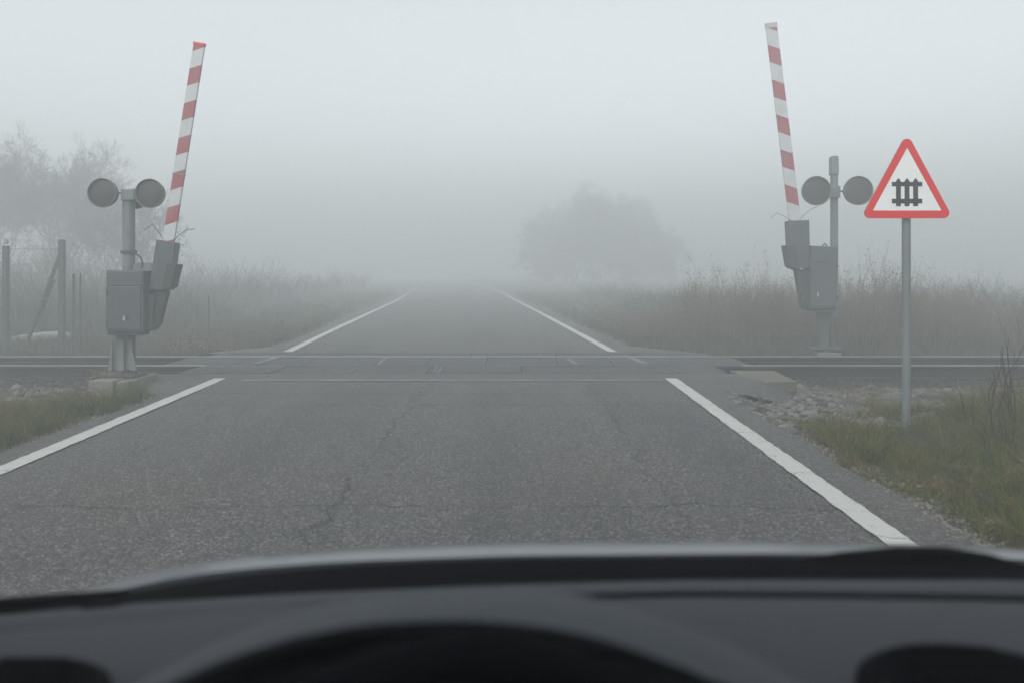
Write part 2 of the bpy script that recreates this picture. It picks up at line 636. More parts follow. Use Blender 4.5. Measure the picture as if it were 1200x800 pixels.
# crossing panels between and beside the rails, laid one by one with open joints
def panel_row(y0, y1, xs, tag_edge=True):
    for a, b in zip(xs[:-1], xs[1:]):
        w = b - a - .008
        mb = MB().box(((a + b) / 2, (y0 + y1) / 2, -.075 + random.uniform(-.004, .003)), (w, y1 - y0, .15))
        mb.build('crossing_panel', M['panel'], track, bevel=.008)


xi = [-4.60, -3.72, -2.78, -1.82, -1.14, -.36, .62, 1.35, 2.22, 3.15]
panel_row(Y_R1 + .095, Y_R2 - .095, xi)
xo = [-3.95, -2.85, -1.00, .05, 1.95, 2.55]
panel_row(9.76, Y_R1 - .045, [-4.05, -2.93, -1.04, .12, 2.05, 2.62])
panel_row(Y_R2 + .05, 12.06, [-4.4, -3.1, -1.85, -.6, .65, 1.9, 2.9])
# pale steel angles framing the panels (worn bright)
def edging(c, size): MB().box(c, size).build('panel_edging', M['panel_edge'], track)


for a, b in ((-4.02, -3.02), (-2.88, -2.0), (-.98, -.35), (1.0, 1.98), (2.1, 2.58)):
    edging(((a + b) / 2, 9.752, -.02), (b - a, .022, .052))
for x, a, b in ((-1.98, 9.80, 10.30), (-.96, 9.80, 10.30), (-.90, 9.80, 10.30), (2.03, 9.80, 10.30), (2.59, 9.78, 10.33)):
    edging((x, (a + b) / 2, -.017), (.022, b - a, .05))
for a, b in ((-3.9, -3.3), (2.06, 2.57)):
    edging(((a + b) / 2, 10.38, -.017), (b - a, .03, .05))
for x in (-1.84, -1.76, -.37, 1.37):
    edging((x, 11.05, -.018), (.014, .86, .048))
for (p, q, w) in ((gl(300, 426.5), gl(330, 417), .1), (gl(735, 417.5), gl(757, 427), .1), (gl(665, 420), gl(676, 427.5), .06), (gl(444, 427), gl(452, 419.5), .06)):
    p, q = Vector(p), Vector(q); s = Vector((w / 2, 0, 0)); z = Vector((0, 0, .010))
    MB().add([p - s + z, p + s + z, q + s + z, q - s + z], [(0, 1, 2, 3)]).build('worn_marking', M['line_faint'], track)

# concrete cover slab at the right end of the crossing
a, b, c_, d = atz(855, 433.5, .004), atz(908, 434, .004), atz(934, 446.5, -.01), atz(888, 447.5, -.01)
mb = MB()
top = [d, c_, b, a]
mb.add([Vector(p) for p in top] + [Vector(p) - Vector((0, 0, .12)) for p in top],
       [(0, 1, 2, 3), (7, 6, 5, 4), (0, 4, 5, 1), (1, 5, 6, 2), (2, 6, 7, 3), (3, 7, 4, 0)])
mb.build('concrete_slab', M['slab'], bevel=.008, label='flat worn concrete slab lying by the right end of the crossing', cat='slab')


# ------------------------------------------------------------------ scattered stones, grass (numpy)
def ico():
    t = (1 + 5 ** .5) / 2
    v = np.array([(-1, t, 0), (1, t, 0), (-1, -t, 0), (1, -t, 0), (0, -1, t), (0, 1, t), (0, -1, -t), (0, 1, -t), (t, 0, -1), (t, 0, 1), (-t, 0, -1), (-t, 0, 1)], float)
    v /= np.linalg.norm(v[0])
    f = np.array([(0, 11, 5), (0, 5, 1), (0, 1, 7), (0, 7, 10), (0, 10, 11), (1, 5, 9), (5, 11, 4), (11, 10, 2), (10, 7, 6), (7, 1, 8), (3, 9, 4), (3, 4, 2), (3, 2, 6), (3, 6, 8), (3, 8, 9), (4, 9, 5), (2, 4, 11), (6, 2, 10), (8, 6, 7), (9, 8, 1)])
    return v, f


IV, IF = ico()


def stones(name, pts, size, mat, rng, **kw):
    n = len(pts)
    s = size * rng.lognormal(0, .35, n)
    ax = np.stack([rng.uniform(.7, 1.3, n), rng.uniform(.6, 1.1, n), rng.uniform(.4, .85, n)], 1) * s[:, None]
    v = IV[None] * (1 + rng.uniform(-.28, .28, (n, 12, 1))) * ax[:, None, :]
    a, b = rng.uniform(0, 2 * np.pi, n), rng.uniform(-.6, .6, n)
    ca, sa, cb, sb = np.cos(a), np.sin(a), np.cos(b), np.sin(b)
    x, y, z = v[..., 0], v[..., 1], v[..., 2]
    y2 = y * cb[:, None] - z * sb[:, None]; z2 = y * sb[:, None] + z * cb[:, None]
    x3 = x * ca[:, None] - y2 * sa[:, None]; y3 = x * sa[:, None] + y2 * ca[:, None]
    v = np.stack([x3, y3, z2], -1) + pts[:, None, :]
    f = (IF[None] + (np.arange(n) * 12)[:, None, None]).reshape(-1, 3)
    t = np.repeat(rng.random(n), 12)
    return np_mesh(name, v.reshape(-1, 3), f, mat, attrs={'tint': t}, **kw)


def scatter(n, x0, x1, y0, y1, rng, keep=None, dz=0.0):
    x, y = rng.uniform(x0, x1, n), rng.uniform(y0, y1, n)
    out = []
    for a, b in zip(x, y):
        if keep is not None and not keep(a, b): continue
        out.append((a, b, ground_h(a, b) + dz))
    return np.array(out)


def stone_mat(name, a, b):
    m = NT(name, .9, 0, .3)
    t = m.attr('tint')
    c = m.mix(t, a, b)
    c = m.mix(m.ramp(m.noise(40, 4, .6), [(.4, 0.0), (.7, .5)]), c, tuple(x * .55 for x in a))
    m.color(c); m.bump(m.noise(90, 3, .6), .3, .004)
    return m.mat


M['ballast'] = stone_mat('ballast', (.02, .019, .017), (.19, .185, .17))
M['ballast_dark'] = stone_mat('ballast_dark', (.015, .013, .012), (.05, .045, .04))
M['gravel'] = stone_mat('gravel', (.035, .032, .028), (.22, .205, .18))
rng = np.random.default_rng(11)


def off_apron(x, y):
    k = smooth(1 - abs(y - 11.2) / 3.0) if 8.2 < y < 14.2 else 0
    return x < edge_l(y) - .30 - .85 * k or x > edge_r(y) + .34 + .95 * k


P = scatter(9000, 2.7, 13, 8.3, 10.35, rng, off_apron)
P2 = scatter(5200, -13, -3.8, 8.75, 10.35, rng, off_apron)
P3 = scatter(7000, 2.2, 6.0, 6.2, 8.8, rng, lambda x, y: off_apron(x, y) and nz(x, y, 1.2, 5) > (7.5 - y) * .4 + abs(x - 3.0) * .2 - .3)
pale = np.concatenate([P[P[:, 1] < 9.75], P2[P2[:, 1] < 9.7], P3])
stones('ballast', pale, .036, M['ballast'], rng, kind='stuff', label='pale broken ballast stones in front of the rails')
dark = np.concatenate([P[P[:, 1] >= 9.7], P2[P2[:, 1] >= 9.7], scatter(5500, -13, 13, 10.58, 11.52, rng, lambda x, y: x < -4.7 or x > 3.25)])
stones('track_ballast', dark, .034, M['ballast_dark'], rng, kind='stuff', label='dark oily ballast along and between the rails')
P = scatter(3600, -14, 14, 11.75, 12.6, rng, off_apron, .0)
stones('ballast_beyond_the_rails', P, .038, M['ballast'], rng, kind='stuff', label='pale ballast showing behind the far rail')


def verge_edge(x, y):
    return 0.0


# gravel along the ragged asphalt edges
pts = []
for _ in range(13000):
    y = rng.uniform(3.0, 9.6)
    if rng.random() < .55: x = edge_r(y) + ext_near(y)[1] + abs(rng.normal(0, .16)) - .05
    else: x = edge_l(y) - ext_near(y)[0] - abs(rng.normal(0, .16)) + .05
    pts.append((x, y, ground_h(x, y) + .002))
for _ in range(2500):
    y = 12.7 + rng.random() ** 1.5 * 18
    s_ = rng.random() < .5
    x = (edge_r(y) + .25 + abs(rng.normal(0, .15))) if s_ else (edge_l(y) - .25 - abs(rng.normal(0, .15)))
    pts.append((x, y, ground_h(x, y)))
stones('gravel', np.array(pts), .0105, M['gravel'], rng, kind='stuff', label='loose gravel along the broken asphalt edges')
# a few larger pale stones lying on the right verge
for i, (px, py, s_) in enumerate([(1022, 593, .015), (1160, 612, .026), (1130, 535, .014), (1084, 600, .014), (1046, 580, .012), (1178, 622, .020), (968, 486, .022), (1075, 455, .024)]):
    p = atz(px, py, -.03); p.z = ground_h(p.x, p.y) + s_ * .3
    o = stones('stone', np.array([p]), s_, M['white_plate'] if i == 99 else M['gravel'], rng)
    lab = ['pale stone in the gravel right of the white line near the car', 'largest pale stone on the lower right verge', 'pale stone in the grass right of the sign post', 'small pale stone on the verge edge left of the largest one',
           'tiny pale stone at the gravel edge by the white line', 'pale stone at the right picture edge behind the wiper', 'pale stone at the foot of the ballast left of the sign post', 'pale stone below the rail just right of the sign post'][i]
    tag(o, lab, 'stone')


def blades(name, pts, h, w, mat, rng, lean=.5, seg=3, tuft=0.0, **kw):
    n = len(pts)
    H = h * rng.lognormal(0, .35, n) if np.isscalar(h) else h * rng.lognormal(0, .25, n)
    W = w * rng.uniform(.6, 1.3, n)
    a = rng.uniform(0, 2 * np.pi, n); L = np.abs(rng.normal(0, lean, n)) * H
    d = np.stack([np.cos(a), np.sin(a)], 1)
    fa = rng.uniform(0, 2 * np.pi, n); s = np.stack([np.cos(fa), np.sin(fa)], 1)
    V = np.zeros((n, 2 * seg + 1, 3)); T = np.zeros((n, 2 * seg + 1))
    t0 = rng.random(n)
    for k in range(seg):
        t = k / seg
        c = d * (L * t * t)[:, None]
        wk = W * (1 - t * .75) / 2
        V[:, 2 * k, :2] = c - s * wk[:, None]; V[:, 2 * k + 1, :2] = c + s * wk[:, None]
        V[:, 2 * k, 2] = V[:, 2 * k + 1, 2] = H * (t - .12 * t * t)
        T[:, 2 * k] = T[:, 2 * k + 1] = t0
    V[:, -1, :2] = d * L[:, None]; V[:, -1, 2] = H * .86; T[:, -1] = t0
    V += pts[:, None, :]
    q = []
    for k in range(seg - 1):
        q += [(2 * k, 2 * k + 1, 2 * k + 3), (2 * k, 2 * k + 3, 2 * k + 2)]
    q.append((2 * seg - 2, 2 * seg - 1, 2 * seg))
    q = np.array(q)
    F = (q[None] + (np.arange(n) * (2 * seg + 1))[:, None, None]).reshape(-1, 3)
    return np_mesh(name, V.reshape(-1, 3), F, mat, attrs={'tint': T.ravel()}, **kw)


def grass_mat(name, stops):
    m = NT(name, .75, 0, .25)
    t = m.math('ADD', m.math('MULTIPLY', m.attr('tint'), .42), m.math('MULTIPLY', m.ramp(m.noise(2.6, 6, .7), [(.36, 0.0), (.62, 1.0)]), .58))
    m.color(m.ramp(t, stops))
    return m.mat


M['grass'] = grass_mat('grass', [(0.0, (.010, .018, .002)), (.28, (.030, .050, .006)), (.46, (.080, .105, .012)), (.6, (.095, .082, .018)), (.72, (.055, .034, .014)), (1.0, (.22, .165, .085))])
M['dry'] = grass_mat('dry', [(0.0, (.04, .028, .018)), (.5, (.095, .068, .042)), (1.0, (.19, .15, .10))])
M['far_grass'] = grass_mat('far_grass', [(0.0, (.025, .03, .016)), (.5, (.048, .05, .028)), (1.0, (.095, .08, .052))])


def tufted(n, x0, x1, y0, y1, rng, keep, per=26, spread=.055):
    out = []
    for _ in range(n):
        x, y = rng.uniform(x0, x1), rng.uniform(y0, y1)
        if not keep(x, y): continue
        k = int(per * rng.uniform(.4, 1.6))
        q = rng.normal(0, spread, (k, 2)) + (x, y)
        z0 = ground_h(x, y) - .005
        out.append(np.column_stack([q, np.full(k, z0)]))
    return np.concatenate(out)


def keep_r(x, y):
    lim = edge_r(y) + ext_near(y)[1] + .14 + .22 * nz(x * .2, y, 1.7, 2)
    if x < lim: return False
    if y > 6.3 and nz(x, y, .9, 21) > .62 - (y - 6.3) * .50 + abs(x - 3.0) * .25 - .15: return False
    return nz(x, y, .8, 11) > -.42 + .0 * x and x < 1.0 + y * .72


def keep_l(x, y):
    lim = edge_l(y) - ext_near(y)[0] - .12 - .2 * nz(x * .2, y, 1.7, 2)
    if y > 8.3: return False
    return x < lim and x > -.6 - y * .72 and nz(x, y, .8, 13) > -.42


rng = np.random.default_rng(5)
A = tufted(3600, 2.0, 7.2, 3.2, 9.1, rng, keep_r)
B = tufted(2600, -7.0, -3.4, 4.6, 8.4, rng, keep_l)
G = np.concatenate([A, B])
gh = np.array([.04 + .23 * max(0, .35 + nz(a, b, 1.1, 41) + .6 * nz(a, b, 4.3, 43)) for a, b in G[:, :2]])
blades('verge_grass', G, gh, .0055, M['grass'], rng, 1.0, kind='stuff', label='short muted green grass on the near road verges')
A2 = scatter(60000, 2.0, 7.2, 3.2, 9.2, rng, keep_r)
B2 = scatter(34000, -7.2, -3.4, 4.6, 8.6, rng, keep_l)
blades('ground_cover', np.concatenate([A2, B2]), .032, .006, M['grass'], rng, 1.1, 2, kind='stuff', label='low ground cover between the grass tufts')


def keep_dr(x, y): return off_apron(x, y) and x < 1.4 + y * .72 and nz(x, y, .7, 31) > -.05 - max(0, x - 4) * .12 + max(0, 4.2 - x) * .4
def keep_dl(x, y): return off_apron(x, y) and x > -1.2 - y * .72 and nz(x, y, .7, 33) > 0.05


D = np.concatenate([tufted(420, 3.2, 8.4, 4.6, 9.4, rng, keep_dr, 14, .08), tufted(90, -8, -4.0, 7.0, 9.3, rng, keep_dl, 14, .07)])
blades('dry_grass', D, .20, .004, M['dry'], rng, .55, kind='stuff', label='straw coloured dry grass standing by the ballast')


def keep_far(x, y): return (x < edge_l(y) - .35 or x > edge_r(y) + .35) and off_apron(x, y) and abs(x) < 1.2 + y * .72
Fg = tufted(5200, -15, 15, 12.9, 20, rng, keep_far, 16, .09)
blades('grass_beyond_the_tracks', Fg, .13, .009, M['far_grass'], rng, .6, 2, kind='stuff', label='rough faded grass beyond the tracks')
Fg = tufted(5000, -24, 18, 20, 44, rng, keep_far, 12, .16)
blades('distant_grass', Fg, .2, .02, M['far_grass'], rng, .6, 2, kind='stuff', label='rough grass fading into the fog')


# ------------------------------------------------------------------ woody plants
def seg_mesh(segs):
    """segs: array (n, 8): p0 p1 r0 r1 -> three-sided tapered tubes."""
    s = np.asarray(segs, float)
    p0, p1, r0, r1 = s[:, :3], s[:, 3:6], s[:, 6], s[:, 7]
    d = p1 - p0; d /= np.linalg.norm(d, axis=1, keepdims=True) + 1e-9
    a = np.where(np.abs(d[:, 2:3]) < .9, [[0, 0, 1.0]], [[1.0, 0, 0]])
    u = np.cross(d, a); u /= np.linalg.norm(u, axis=1, keepdims=True) + 1e-9
    w = np.cross(d, u)
    V = np.zeros((len(s), 6, 3))
    for k in range(3):
        t = 2 * np.pi * k / 3
        o = u * np.cos(t) + w * np.sin(t)
        V[:, k] = p0 + o * r0[:, None]; V[:, 3 + k] = p1 + o * r1[:, None]
    q = np.array([(0, 1, 4, 3), (1, 2, 5, 4), (2, 0, 3, 5)])
    F = (q[None] + (np.arange(len(s)) * 6)[:, None, None]).reshape(-1, 4)
    return V.reshape(-1, 3), F


def grow(rng, p, d, L, r, depth, out, bend=.22, nb=(2, 4), up=.12, shrink=.68, steps=3):
    d = d / np.linalg.norm(d)
    q = p
    pts = [q]
    for k in range(steps):
        d = d + rng.normal(0, bend, 3) * .6 + np.array((0, 0, up)) * .5
        d /= np.linalg.norm(d)
        n = q + d * L / steps
        ra, rb = r * (1 - .45 * k / steps), r * (1 - .45 * (k + 1) / steps)
        out.append((*q, *n, ra, rb))
        q = n; pts.append(q)
        if depth > 0 and k > 0 or (depth > 0 and rng.random() < .35):
            e = d + rng.normal(0, .65, 3); e[2] += .15
            grow(rng, q, e, L * shrink * rng.uniform(.6, 1.05), rb * .6, depth - 1, out, bend, nb, up, shrink, steps)
    if depth > 0:
        for _ in range(rng.integers(*nb)):
            e = d + rng.normal(0, .5, 3)
            grow(rng, q, e, L * shrink * rng.uniform(.7, 1.1), rb * .75, depth - 1, out, bend, nb, up, shrink, steps)


def shrub_mesh(seed, n, H, spread, thin=.004, leafy=0, up=.35, depth=2, leaf=(.012, .035), tilt=.35):
    rg = np.random.default_rng(seed)
    out = []
    for _ in range(n):
        a, rr = rg.uniform(0, 2 * np.pi), spread * rg.random() ** .6
        p = np.array((rr * np.cos(a), rr * np.sin(a), -.05))
        d = np.array((np.cos(a) * tilt * rg.random(), np.sin(a) * tilt * rg.random(), 1.0)) + rg.normal(0, .12, 3)
        env = 1 - .45 * (rr / spread) ** 2
        grow(rg, p, d, H * .55 * env * rg.uniform(.6, 1.15), thin * 1.8, depth, out, .22, (1, 3), up, .6, 3)
    V, F = seg_mesh(out)
    T = np.repeat(rg.random(len(out)), 6)
    if leafy:
        idx = rg.integers(0, len(out), leafy)
        s = np.asarray(out)[idx]
        c = s[:, 3:6] + rg.normal(0, .03, (leafy, 3))
        sz = rg.uniform(*leaf, leafy)
        u = rg.normal(0, 1, (leafy, 3)); u /= np.linalg.norm(u, axis=1, keepdims=True)
        w = np.cross(u, rg.normal(0, 1, (leafy, 3))); w /= np.linalg.norm(w, axis=1, keepdims=True)
        Q = np.stack([c - u * sz[:, None] * .9, c - w * sz[:, None] * .45, c + u * sz[:, None] * .9, c + w * sz[:, None] * .45], 1)
        F2 = np.arange(leafy * 4).reshape(-1, 4) + len(V)
        V = np.concatenate([V, Q.reshape(-1, 3)]); F = np.concatenate([F, F2]); T = np.concatenate([T, np.repeat(rg.random(leafy), 4)])
    return V, F, T


def mesh_data(name, V, F, T, mat):
    o = np_mesh(name, V, F, mat, attrs={'tint': T})
    me = o.data
    bpy.data.objects.remove(o)
    return me


scrub_meshes = [mesh_data('dry_shrub', *shrub_mesh(100 + i, 110, 1.25, .8, .0042, 3400, .22, 2, (.006, .018), .8), M['scrub']) for i in range(5)]
thicket_meshes = [mesh_data('bare_bush', *shrub_mesh(200 + i, 80, 1.7, .85, .005, 1500, .22, 2, (.008, .02), .7), M['twig']) for i in range(4)]
low_meshes = [mesh_data('low_bush', *shrub_mesh(300 + i, 50, .38, .3, .003, 1600, .2, 1), M['scrub']) for i in range(2)]


def place(me, name, px, Y, s, rg, label, group, cat='shrub', sz=None, dz=0.0):
    o = bpy.data.objects.new(name, me); C.objects.link(o)
    p = at(px, 316, Y)
    o.location = (p.x, Y, ground_h(p.x, min(Y, 100)) + dz)
    o.rotation_euler = (rg.normal(0, .05), rg.normal(0, .05), rg.uniform(0, 6.28))
    o.scale = (s * rg.uniform(.85, 1.15), s, sz if sz else s)
    return tag(o, label, cat, group)


rg = np.random.default_rng(77)
# right-hand scrub beyond the rails: front row then rows behind
front = [(748, 17.8, .55, .36), (786, 16.8, .62, .52), (822, 16.2, .85, 1.0), (856, 15.6, 1.1, 1.4), (893, 15.4, .9, 1.2), (935, 15.8, .5, .6),
         (975, 15.3, .75, 1.0), (1006, 15.0, 1.15, 1.5), (1042, 15.4, .8, 1.35), (1088, 15.0, .8, 1.0), (1120, 15.3, .6, 1.1), (1160, 15.0, .65, .75), (1205, 15.2, .8, .66), (1245, 15.4, .9, .8)]
ORD = 'first second third fourth fifth sixth seventh eighth ninth tenth eleventh twelfth thirteenth fourteenth'.split()
for i, (px, Y, s, szz) in enumerate(front):
    place(scrub_meshes[rg.integers(5)], 'dry_shrub', px, Y, s, rg, 'pale brown leggy shrub behind the right rails, %s of the front row from the road' % ORD[i], 'dry shrubs behind the right side of the rails', sz=szz)
BACK = 'fog-faded brown shrub in the back rows of scrub right of the road'
for px in range(760, 1300, 40):
    Y = rg.uniform(17, 19)
    kk = max(.45, 1.0 - abs(px - 1000) / 800)
    place(scrub_meshes[rg.integers(5)], 'dry_shrub', px + rg.uniform(-14, 14), Y, 1.0, rg, BACK, 'shrubs in the back rows right of the road', sz=kk * rg.uniform(.45, 1.15))
for px in range(760, 1320, 56):
    Y = rg.uniform(21, 26)
    place(thicket_meshes[rg.integers(4)], 'bare_bush', px + rg.uniform(-15, 15), Y, 1.3, rg, BACK, 'shrubs in the back rows right of the road', sz=rg.uniform(.5, .85))
for px in range(700, 860, 26):
    Y = 20 + (860 - px) / 160 * 16 + rg.uniform(-1.5, 1.5)
    place(thicket_meshes[rg.integers(4)], 'bare_bush', px + rg.uniform(-6, 6), Y, 1.1, rg, BACK, 'shrubs in the back rows right of the road', sz=rg.uniform(.4, .6))
# left thicket beyond the rails: tall behind the fence, falling away toward the road
for px, Y, s, szz in [(-30, 17, 1.1, .85), (30, 16.8, 1.0, .8), (80, 17.6, 1.0, .75), (125, 17.5, .95, .7), (168, 18.5, .95, .65), (208, 19, .85, .55), (245, 20.5, .8, .5), (-40, 22, 1.5, 1.2), (25, 22, 1.5, 1.25), (85, 22, 1.5, 1.15),
                      (140, 22, 1.3, 1.0), (190, 23, 1.2, .85), (235, 25, 1.2, .8), (275, 28, 1.2, .8), (310, 32, 1.2, .8), (345, 37, 1.3, .85), (378, 43, 1.4, .9), (405, 50, 1.5, 1.0), (30, 28, 1.9, 1.8), (95, 29, 1.9, 1.7), (155, 30, 1.8, 1.5), (210, 32, 1.8, 1.3), (260, 35, 1.8, 1.25), (305, 40, 1.9, 1.2)]:
    place(thicket_meshes[rg.integers(4)], 'bare_bush', px, Y, s, rg, 'grey-brown bare bush in the thicket left of the road', 'bare bushes left of the road', 'bush', sz=szz)
# small low bushes at the track edge left of the road
for px, s, lab in [(222, 1.1, 'small round brown bush behind the rail between the thin poles and the road'), (268, .7, 'tiny low bush behind the rail next to the left road edge line'), (330, .8, 'low tuft bush beside the far left edge line')]:
    place(low_meshes[0], 'low_bush', px, 13.6 if px < 300 else 15.5, s, rg, lab, None, 'bush')


def tree(name, seed, px, Y, H, label, group=None, depth=4, r=.07, up=.16, stems=1, leafy=0, width=.75, mat='twig', fork=.14):
    rg = np.random.default_rng(seed)
    p = at(px, 316, Y)
    t = empty(name, (p.x, Y, ground_h(p.x, min(Y, 100)) - .05), label=label, cat='tree', group=group)
    out = []
    for s_ in range(stems):
        mb = MB()
        x0 = (0 if stems == 1 else rg.uniform(-.5, .5)); y0 = 0 if stems == 1 else rg.uniform(-.4, .4)
        hh = H * fork * rg.uniform(.8, 1.1)
        pts = [(x0, y0, 0), (x0 + rg.normal(0, .04), y0, hh * .5), (x0 + rg.normal(0, .1), y0 + rg.normal(0, .08), hh)]
        mb.tube([Vector(q) + t.location for q in pts], [r, r * .85, r * .7], 8)
        mb.build('trunk', M['bark'], t, smooth=True)
        for b in range(rg.integers(4, 6)):
            a = rg.uniform(0, 2 * np.pi)
            zb = hh * rg.uniform(.72, 1.0) if b else hh
            k = zb / hh
            base = np.array(pts[1]) + (np.array(pts[2]) - np.array(pts[1])) * max(0, (k - .5) * 2)
            grow(rg, base, np.array((np.cos(a) * .55 * width, np.sin(a) * .55 * width, 1.0 if b else 1.4)), H * (1 - fork) * .42 * rg.uniform(.8, 1.1), r * .5, depth, out, .26, (2, 4), up, .66, 3)
    out = [s for s in out if s[5] < H * 1.05]
    out = np.array(out); out[:, 6:] = np.maximum(out[:, 6:], .0035 if leafy < 5000 else .007)
    V, F = seg_mesh(out)
    T = np.repeat(rg.random(len(out)), 6)
    if leafy:
        idx = rg.integers(0, len(out), leafy); s = np.asarray(out)[idx]
        c = s[:, 3:6] + rg.normal(0, .06, (leafy, 3)); z = rg.uniform(.03, .08, leafy)
        u = rg.normal(0, 1, (leafy, 3)); u /= np.linalg.norm(u, axis=1, keepdims=True)
        w = np.cross(u, rg.normal(0, 1, (leafy, 3))); w /= np.linalg.norm(w, axis=1, keepdims=True)
        Q = np.stack([c - u * z[:, None], c - w * z[:, None] * .5, c + u * z[:, None], c + w * z[:, None] * .5], 1)
        F = np.concatenate([F, np.arange(leafy * 4).reshape(-1, 4) + len(V)]); V = np.concatenate([V, Q.reshape(-1, 3)])
        T = np.concatenate([T, np.repeat(rg.random(leafy), 4)])
    np_mesh('crown', V + np.array(t.location), F, M[mat], t, attrs={'tint': T})
    return t


tree('bare_tree', 1, 62, 33, 7.5, 'tall bare tree behind the wire fence at far left', None, 5, .07, .2, 2, 60)
tree('bare_tree', 2, 5, 34, 6.8, 'bare tree at the left edge behind the first fence post', None, 5, .06, .18, 2, 60)
tree('bare_tree', 3, 110, 35, 5.8, 'bare tree just behind the left signal lamps', None, 5, .06, .16, 2, 60)
tree('bare_tree', 4, 165, 30, 3.9, 'low spreading bare tree behind the left barrier cabinet', None, 4, .05, .14, 2, 1200)
for i, (px, Y, H, w) in enumerate([(644, 76, 5.6, 1.1), (670, 73, 7.6, 1.1), (698, 72, 8.8, 1.1), (730, 74, 7.8, 1.1), (758, 77, 6.0, 1.3)]):
    tree('tree', 20 + i, px, Y, H, 'faint tree in the foggy mound right of the road, %s of five' % ('leftmost', 'second', 'middle and tallest', 'fourth', 'rightmost')[i],
         'faint trees in the foggy mound', 5, .09, .03, 3, 9000, w, 'twig', .06)

# dead weeds standing on the near right verge and the thin dark stems behind the rails
stalks = [mesh_data('stalk', *shrub_mesh(400 + i, 1, 1.7, .001, .0048, 0, .9, 1, (.006, .02)), M['twig_dark']) for i in range(5)]


def dead_plant(px, Y, s_, n, label):
    p = at(px, 316, Y)
    e = empty('dead_plant', (p.x, Y, ground_h(p.x, Y)), label=label, cat='dead plant')
    for _ in range(n):
        o = bpy.data.objects.new('stalk', stalks[rg.integers(5)]); C.objects.link(o); o.parent = e
        o.location = (rg.normal(0, .09), rg.normal(0, .09), 0)
        o.rotation_euler = (rg.normal(0, .10), rg.normal(0, .10), rg.uniform(0, 6.28))
        o.scale = (s_, s_, s_ * rg.uniform(.55, 1.1))


dead_plant(1160, 6.2, .9, 7, 'tall dark dead plant on the right verge, left of the pair')
dead_plant(1188, 5.8, .8, 6, 'tall dark dead plant at the right picture edge, right of the pair')
dead_plant(1192, 8.8, .8, 6, 'dark dead plant at the right edge just in front of the rails')
dead_plant(1098, 13.4, .85, 2, 'dark seed stalk standing behind the rails right of the sign post')
dead_plant(1114, 13.2, .5, 2, 'short dark seed stalk behind the rails, second right of the sign post')
dead_plant(1008, 13.3, .6, 4, 'dark twiggy plant behind the rails between right barrier and sign post')
dead_plant(1192, 13.6, 1.1, 7, 'dark seedy plant behind the rails at the right picture edge')
red = [mesh_data('reddish_plant', *shrub_mesh(450 + i, 16, .22, .14, .002, 700, .3, 1), M['dry']) for i in range(2)]
for px, py, s, lab in [(116, 446, 1.0, 'reddish dry weed growing on the left barrier plinth'), (92, 470, .9, 'reddish dry weed left of the left barrier plinth'), (100, 476, .9, 'rust coloured weed in the grass before the left barrier plinth'), (142, 449, .6, 'small dry weed at the mast foot on the left plinth')]:
    p = atz(px, py, -.15)
    o = place(red[rg.integers(2)], 'reddish_plant', px, p.y, s, rg, lab, None, 'weed')
    o.location = p

# ------------------------------------------------------------------ level crossing barriers
def pxpoly(pts, Y): return [at(x, y, Y) for x, y in pts]


def signal_lamp(parent, px, py, Y, r, k):
    """Round lamp seen from the front: dish body, rim, dark lens."""
    c = at(px, py, Y)
    body = MB().lathe([(r * .35, .17 * k), (r * .72, .13 * k), (r * .93, .05 * k), (r, 0), (r, -.012 * k)], c).build('signal_lamp', M['grey_paint_dark'], parent, smooth=True)
    MB().lathe([(r * 1.0, -.012 * k), (r * 1.01, -.022 * k), (r * .985, -.028 * k), (r * .95, -.022 * k), (r * .945, .0)], c).build('rim', M['lamp_rim'], body, smooth=True)
    MB().lathe([(0.0001, -.012 * k), (r * .4, -.009 * k), (r * .75, -.004 * k), (r * .955, .004 * k)], c).build('lens', M['lens'], body, smooth=True)
    MB().lathe([(r * .2, .2 * k), (r * .36, .165 * k)], c).build('back_cap', M['grey_paint_dark'], body, smooth=True)
    return body


def bolts(parent, pts, r=.012, h=.02):
    for p in pts:
        MB().lathe([(r, 0), (r, h), (r * .8, h + .004), (.0005, h + .004)], p, 'Z', 6).build('bolt', M['bolt'], parent)


def boom(parent, x0, y0, x1, y1, wpx, Y, slope, phase, period, cap):
    a, b = at(x0, y0, Y), at(x1, y1, Y)
    L = (b - a).length
    w = wpx / FOC * Y
    mb = MB()
    n = 24
    vs, fs = [], []
    for i in range(n + 1):
        z = L * i / n
        ww = w * (1.0 - .04 * i / n)
        for x, y in ((-ww / 2, -.018), (ww / 2, -.018), (ww / 2, .018), (-ww / 2, .018)): vs.append((x, y, z))
    for i in range(n):
        for k in range(4): fs.append((4 * i + k, 4 * i + (k + 1) % 4, 4 * i + 4 + (k + 1) % 4, 4 * i + 4 + k))
    fs += [(3, 2, 1, 0), (4 * n, 4 * n + 1, 4 * n + 2, 4 * n + 3)]
    mb.add(vs, fs)
    o = mb.build('boom', boom_mat('boom_paint', slope, period, phase), None, bevel=.006)
    o.parent = parent
    d = (b - a)
    o.location = a - parent.location
    o.rotation_euler = (0, math.atan2(d.x, d.z), 0)
    e = MB().box((0, 0, L - (.03 if cap else -.004)), (w * 1.02, .046, .08 if cap else .03)).build('end_cap', M['white_plate'] if cap else M['sign_red'], None, bevel=.004)
    e.parent = o
    # thin support wires at the foot
    for s_ in (-1, 1):
        wv = MB().tube([(s_ * w * .5, 0, .02), (s_ * w * .8, -.03, .08), (s_ * w * 1.5, -.03, .16), (s_ * w * 2.1, -.02, .13 + .05 * s_)], .004, 5).build('wire', M['cable'], None)
        wv.parent = o
    # joint band half-way up
    MB().box((0, 0, L * .34), (w * 1.03, .046, .012)).build('joint_band', M['galv'], None).parent = o
    return o


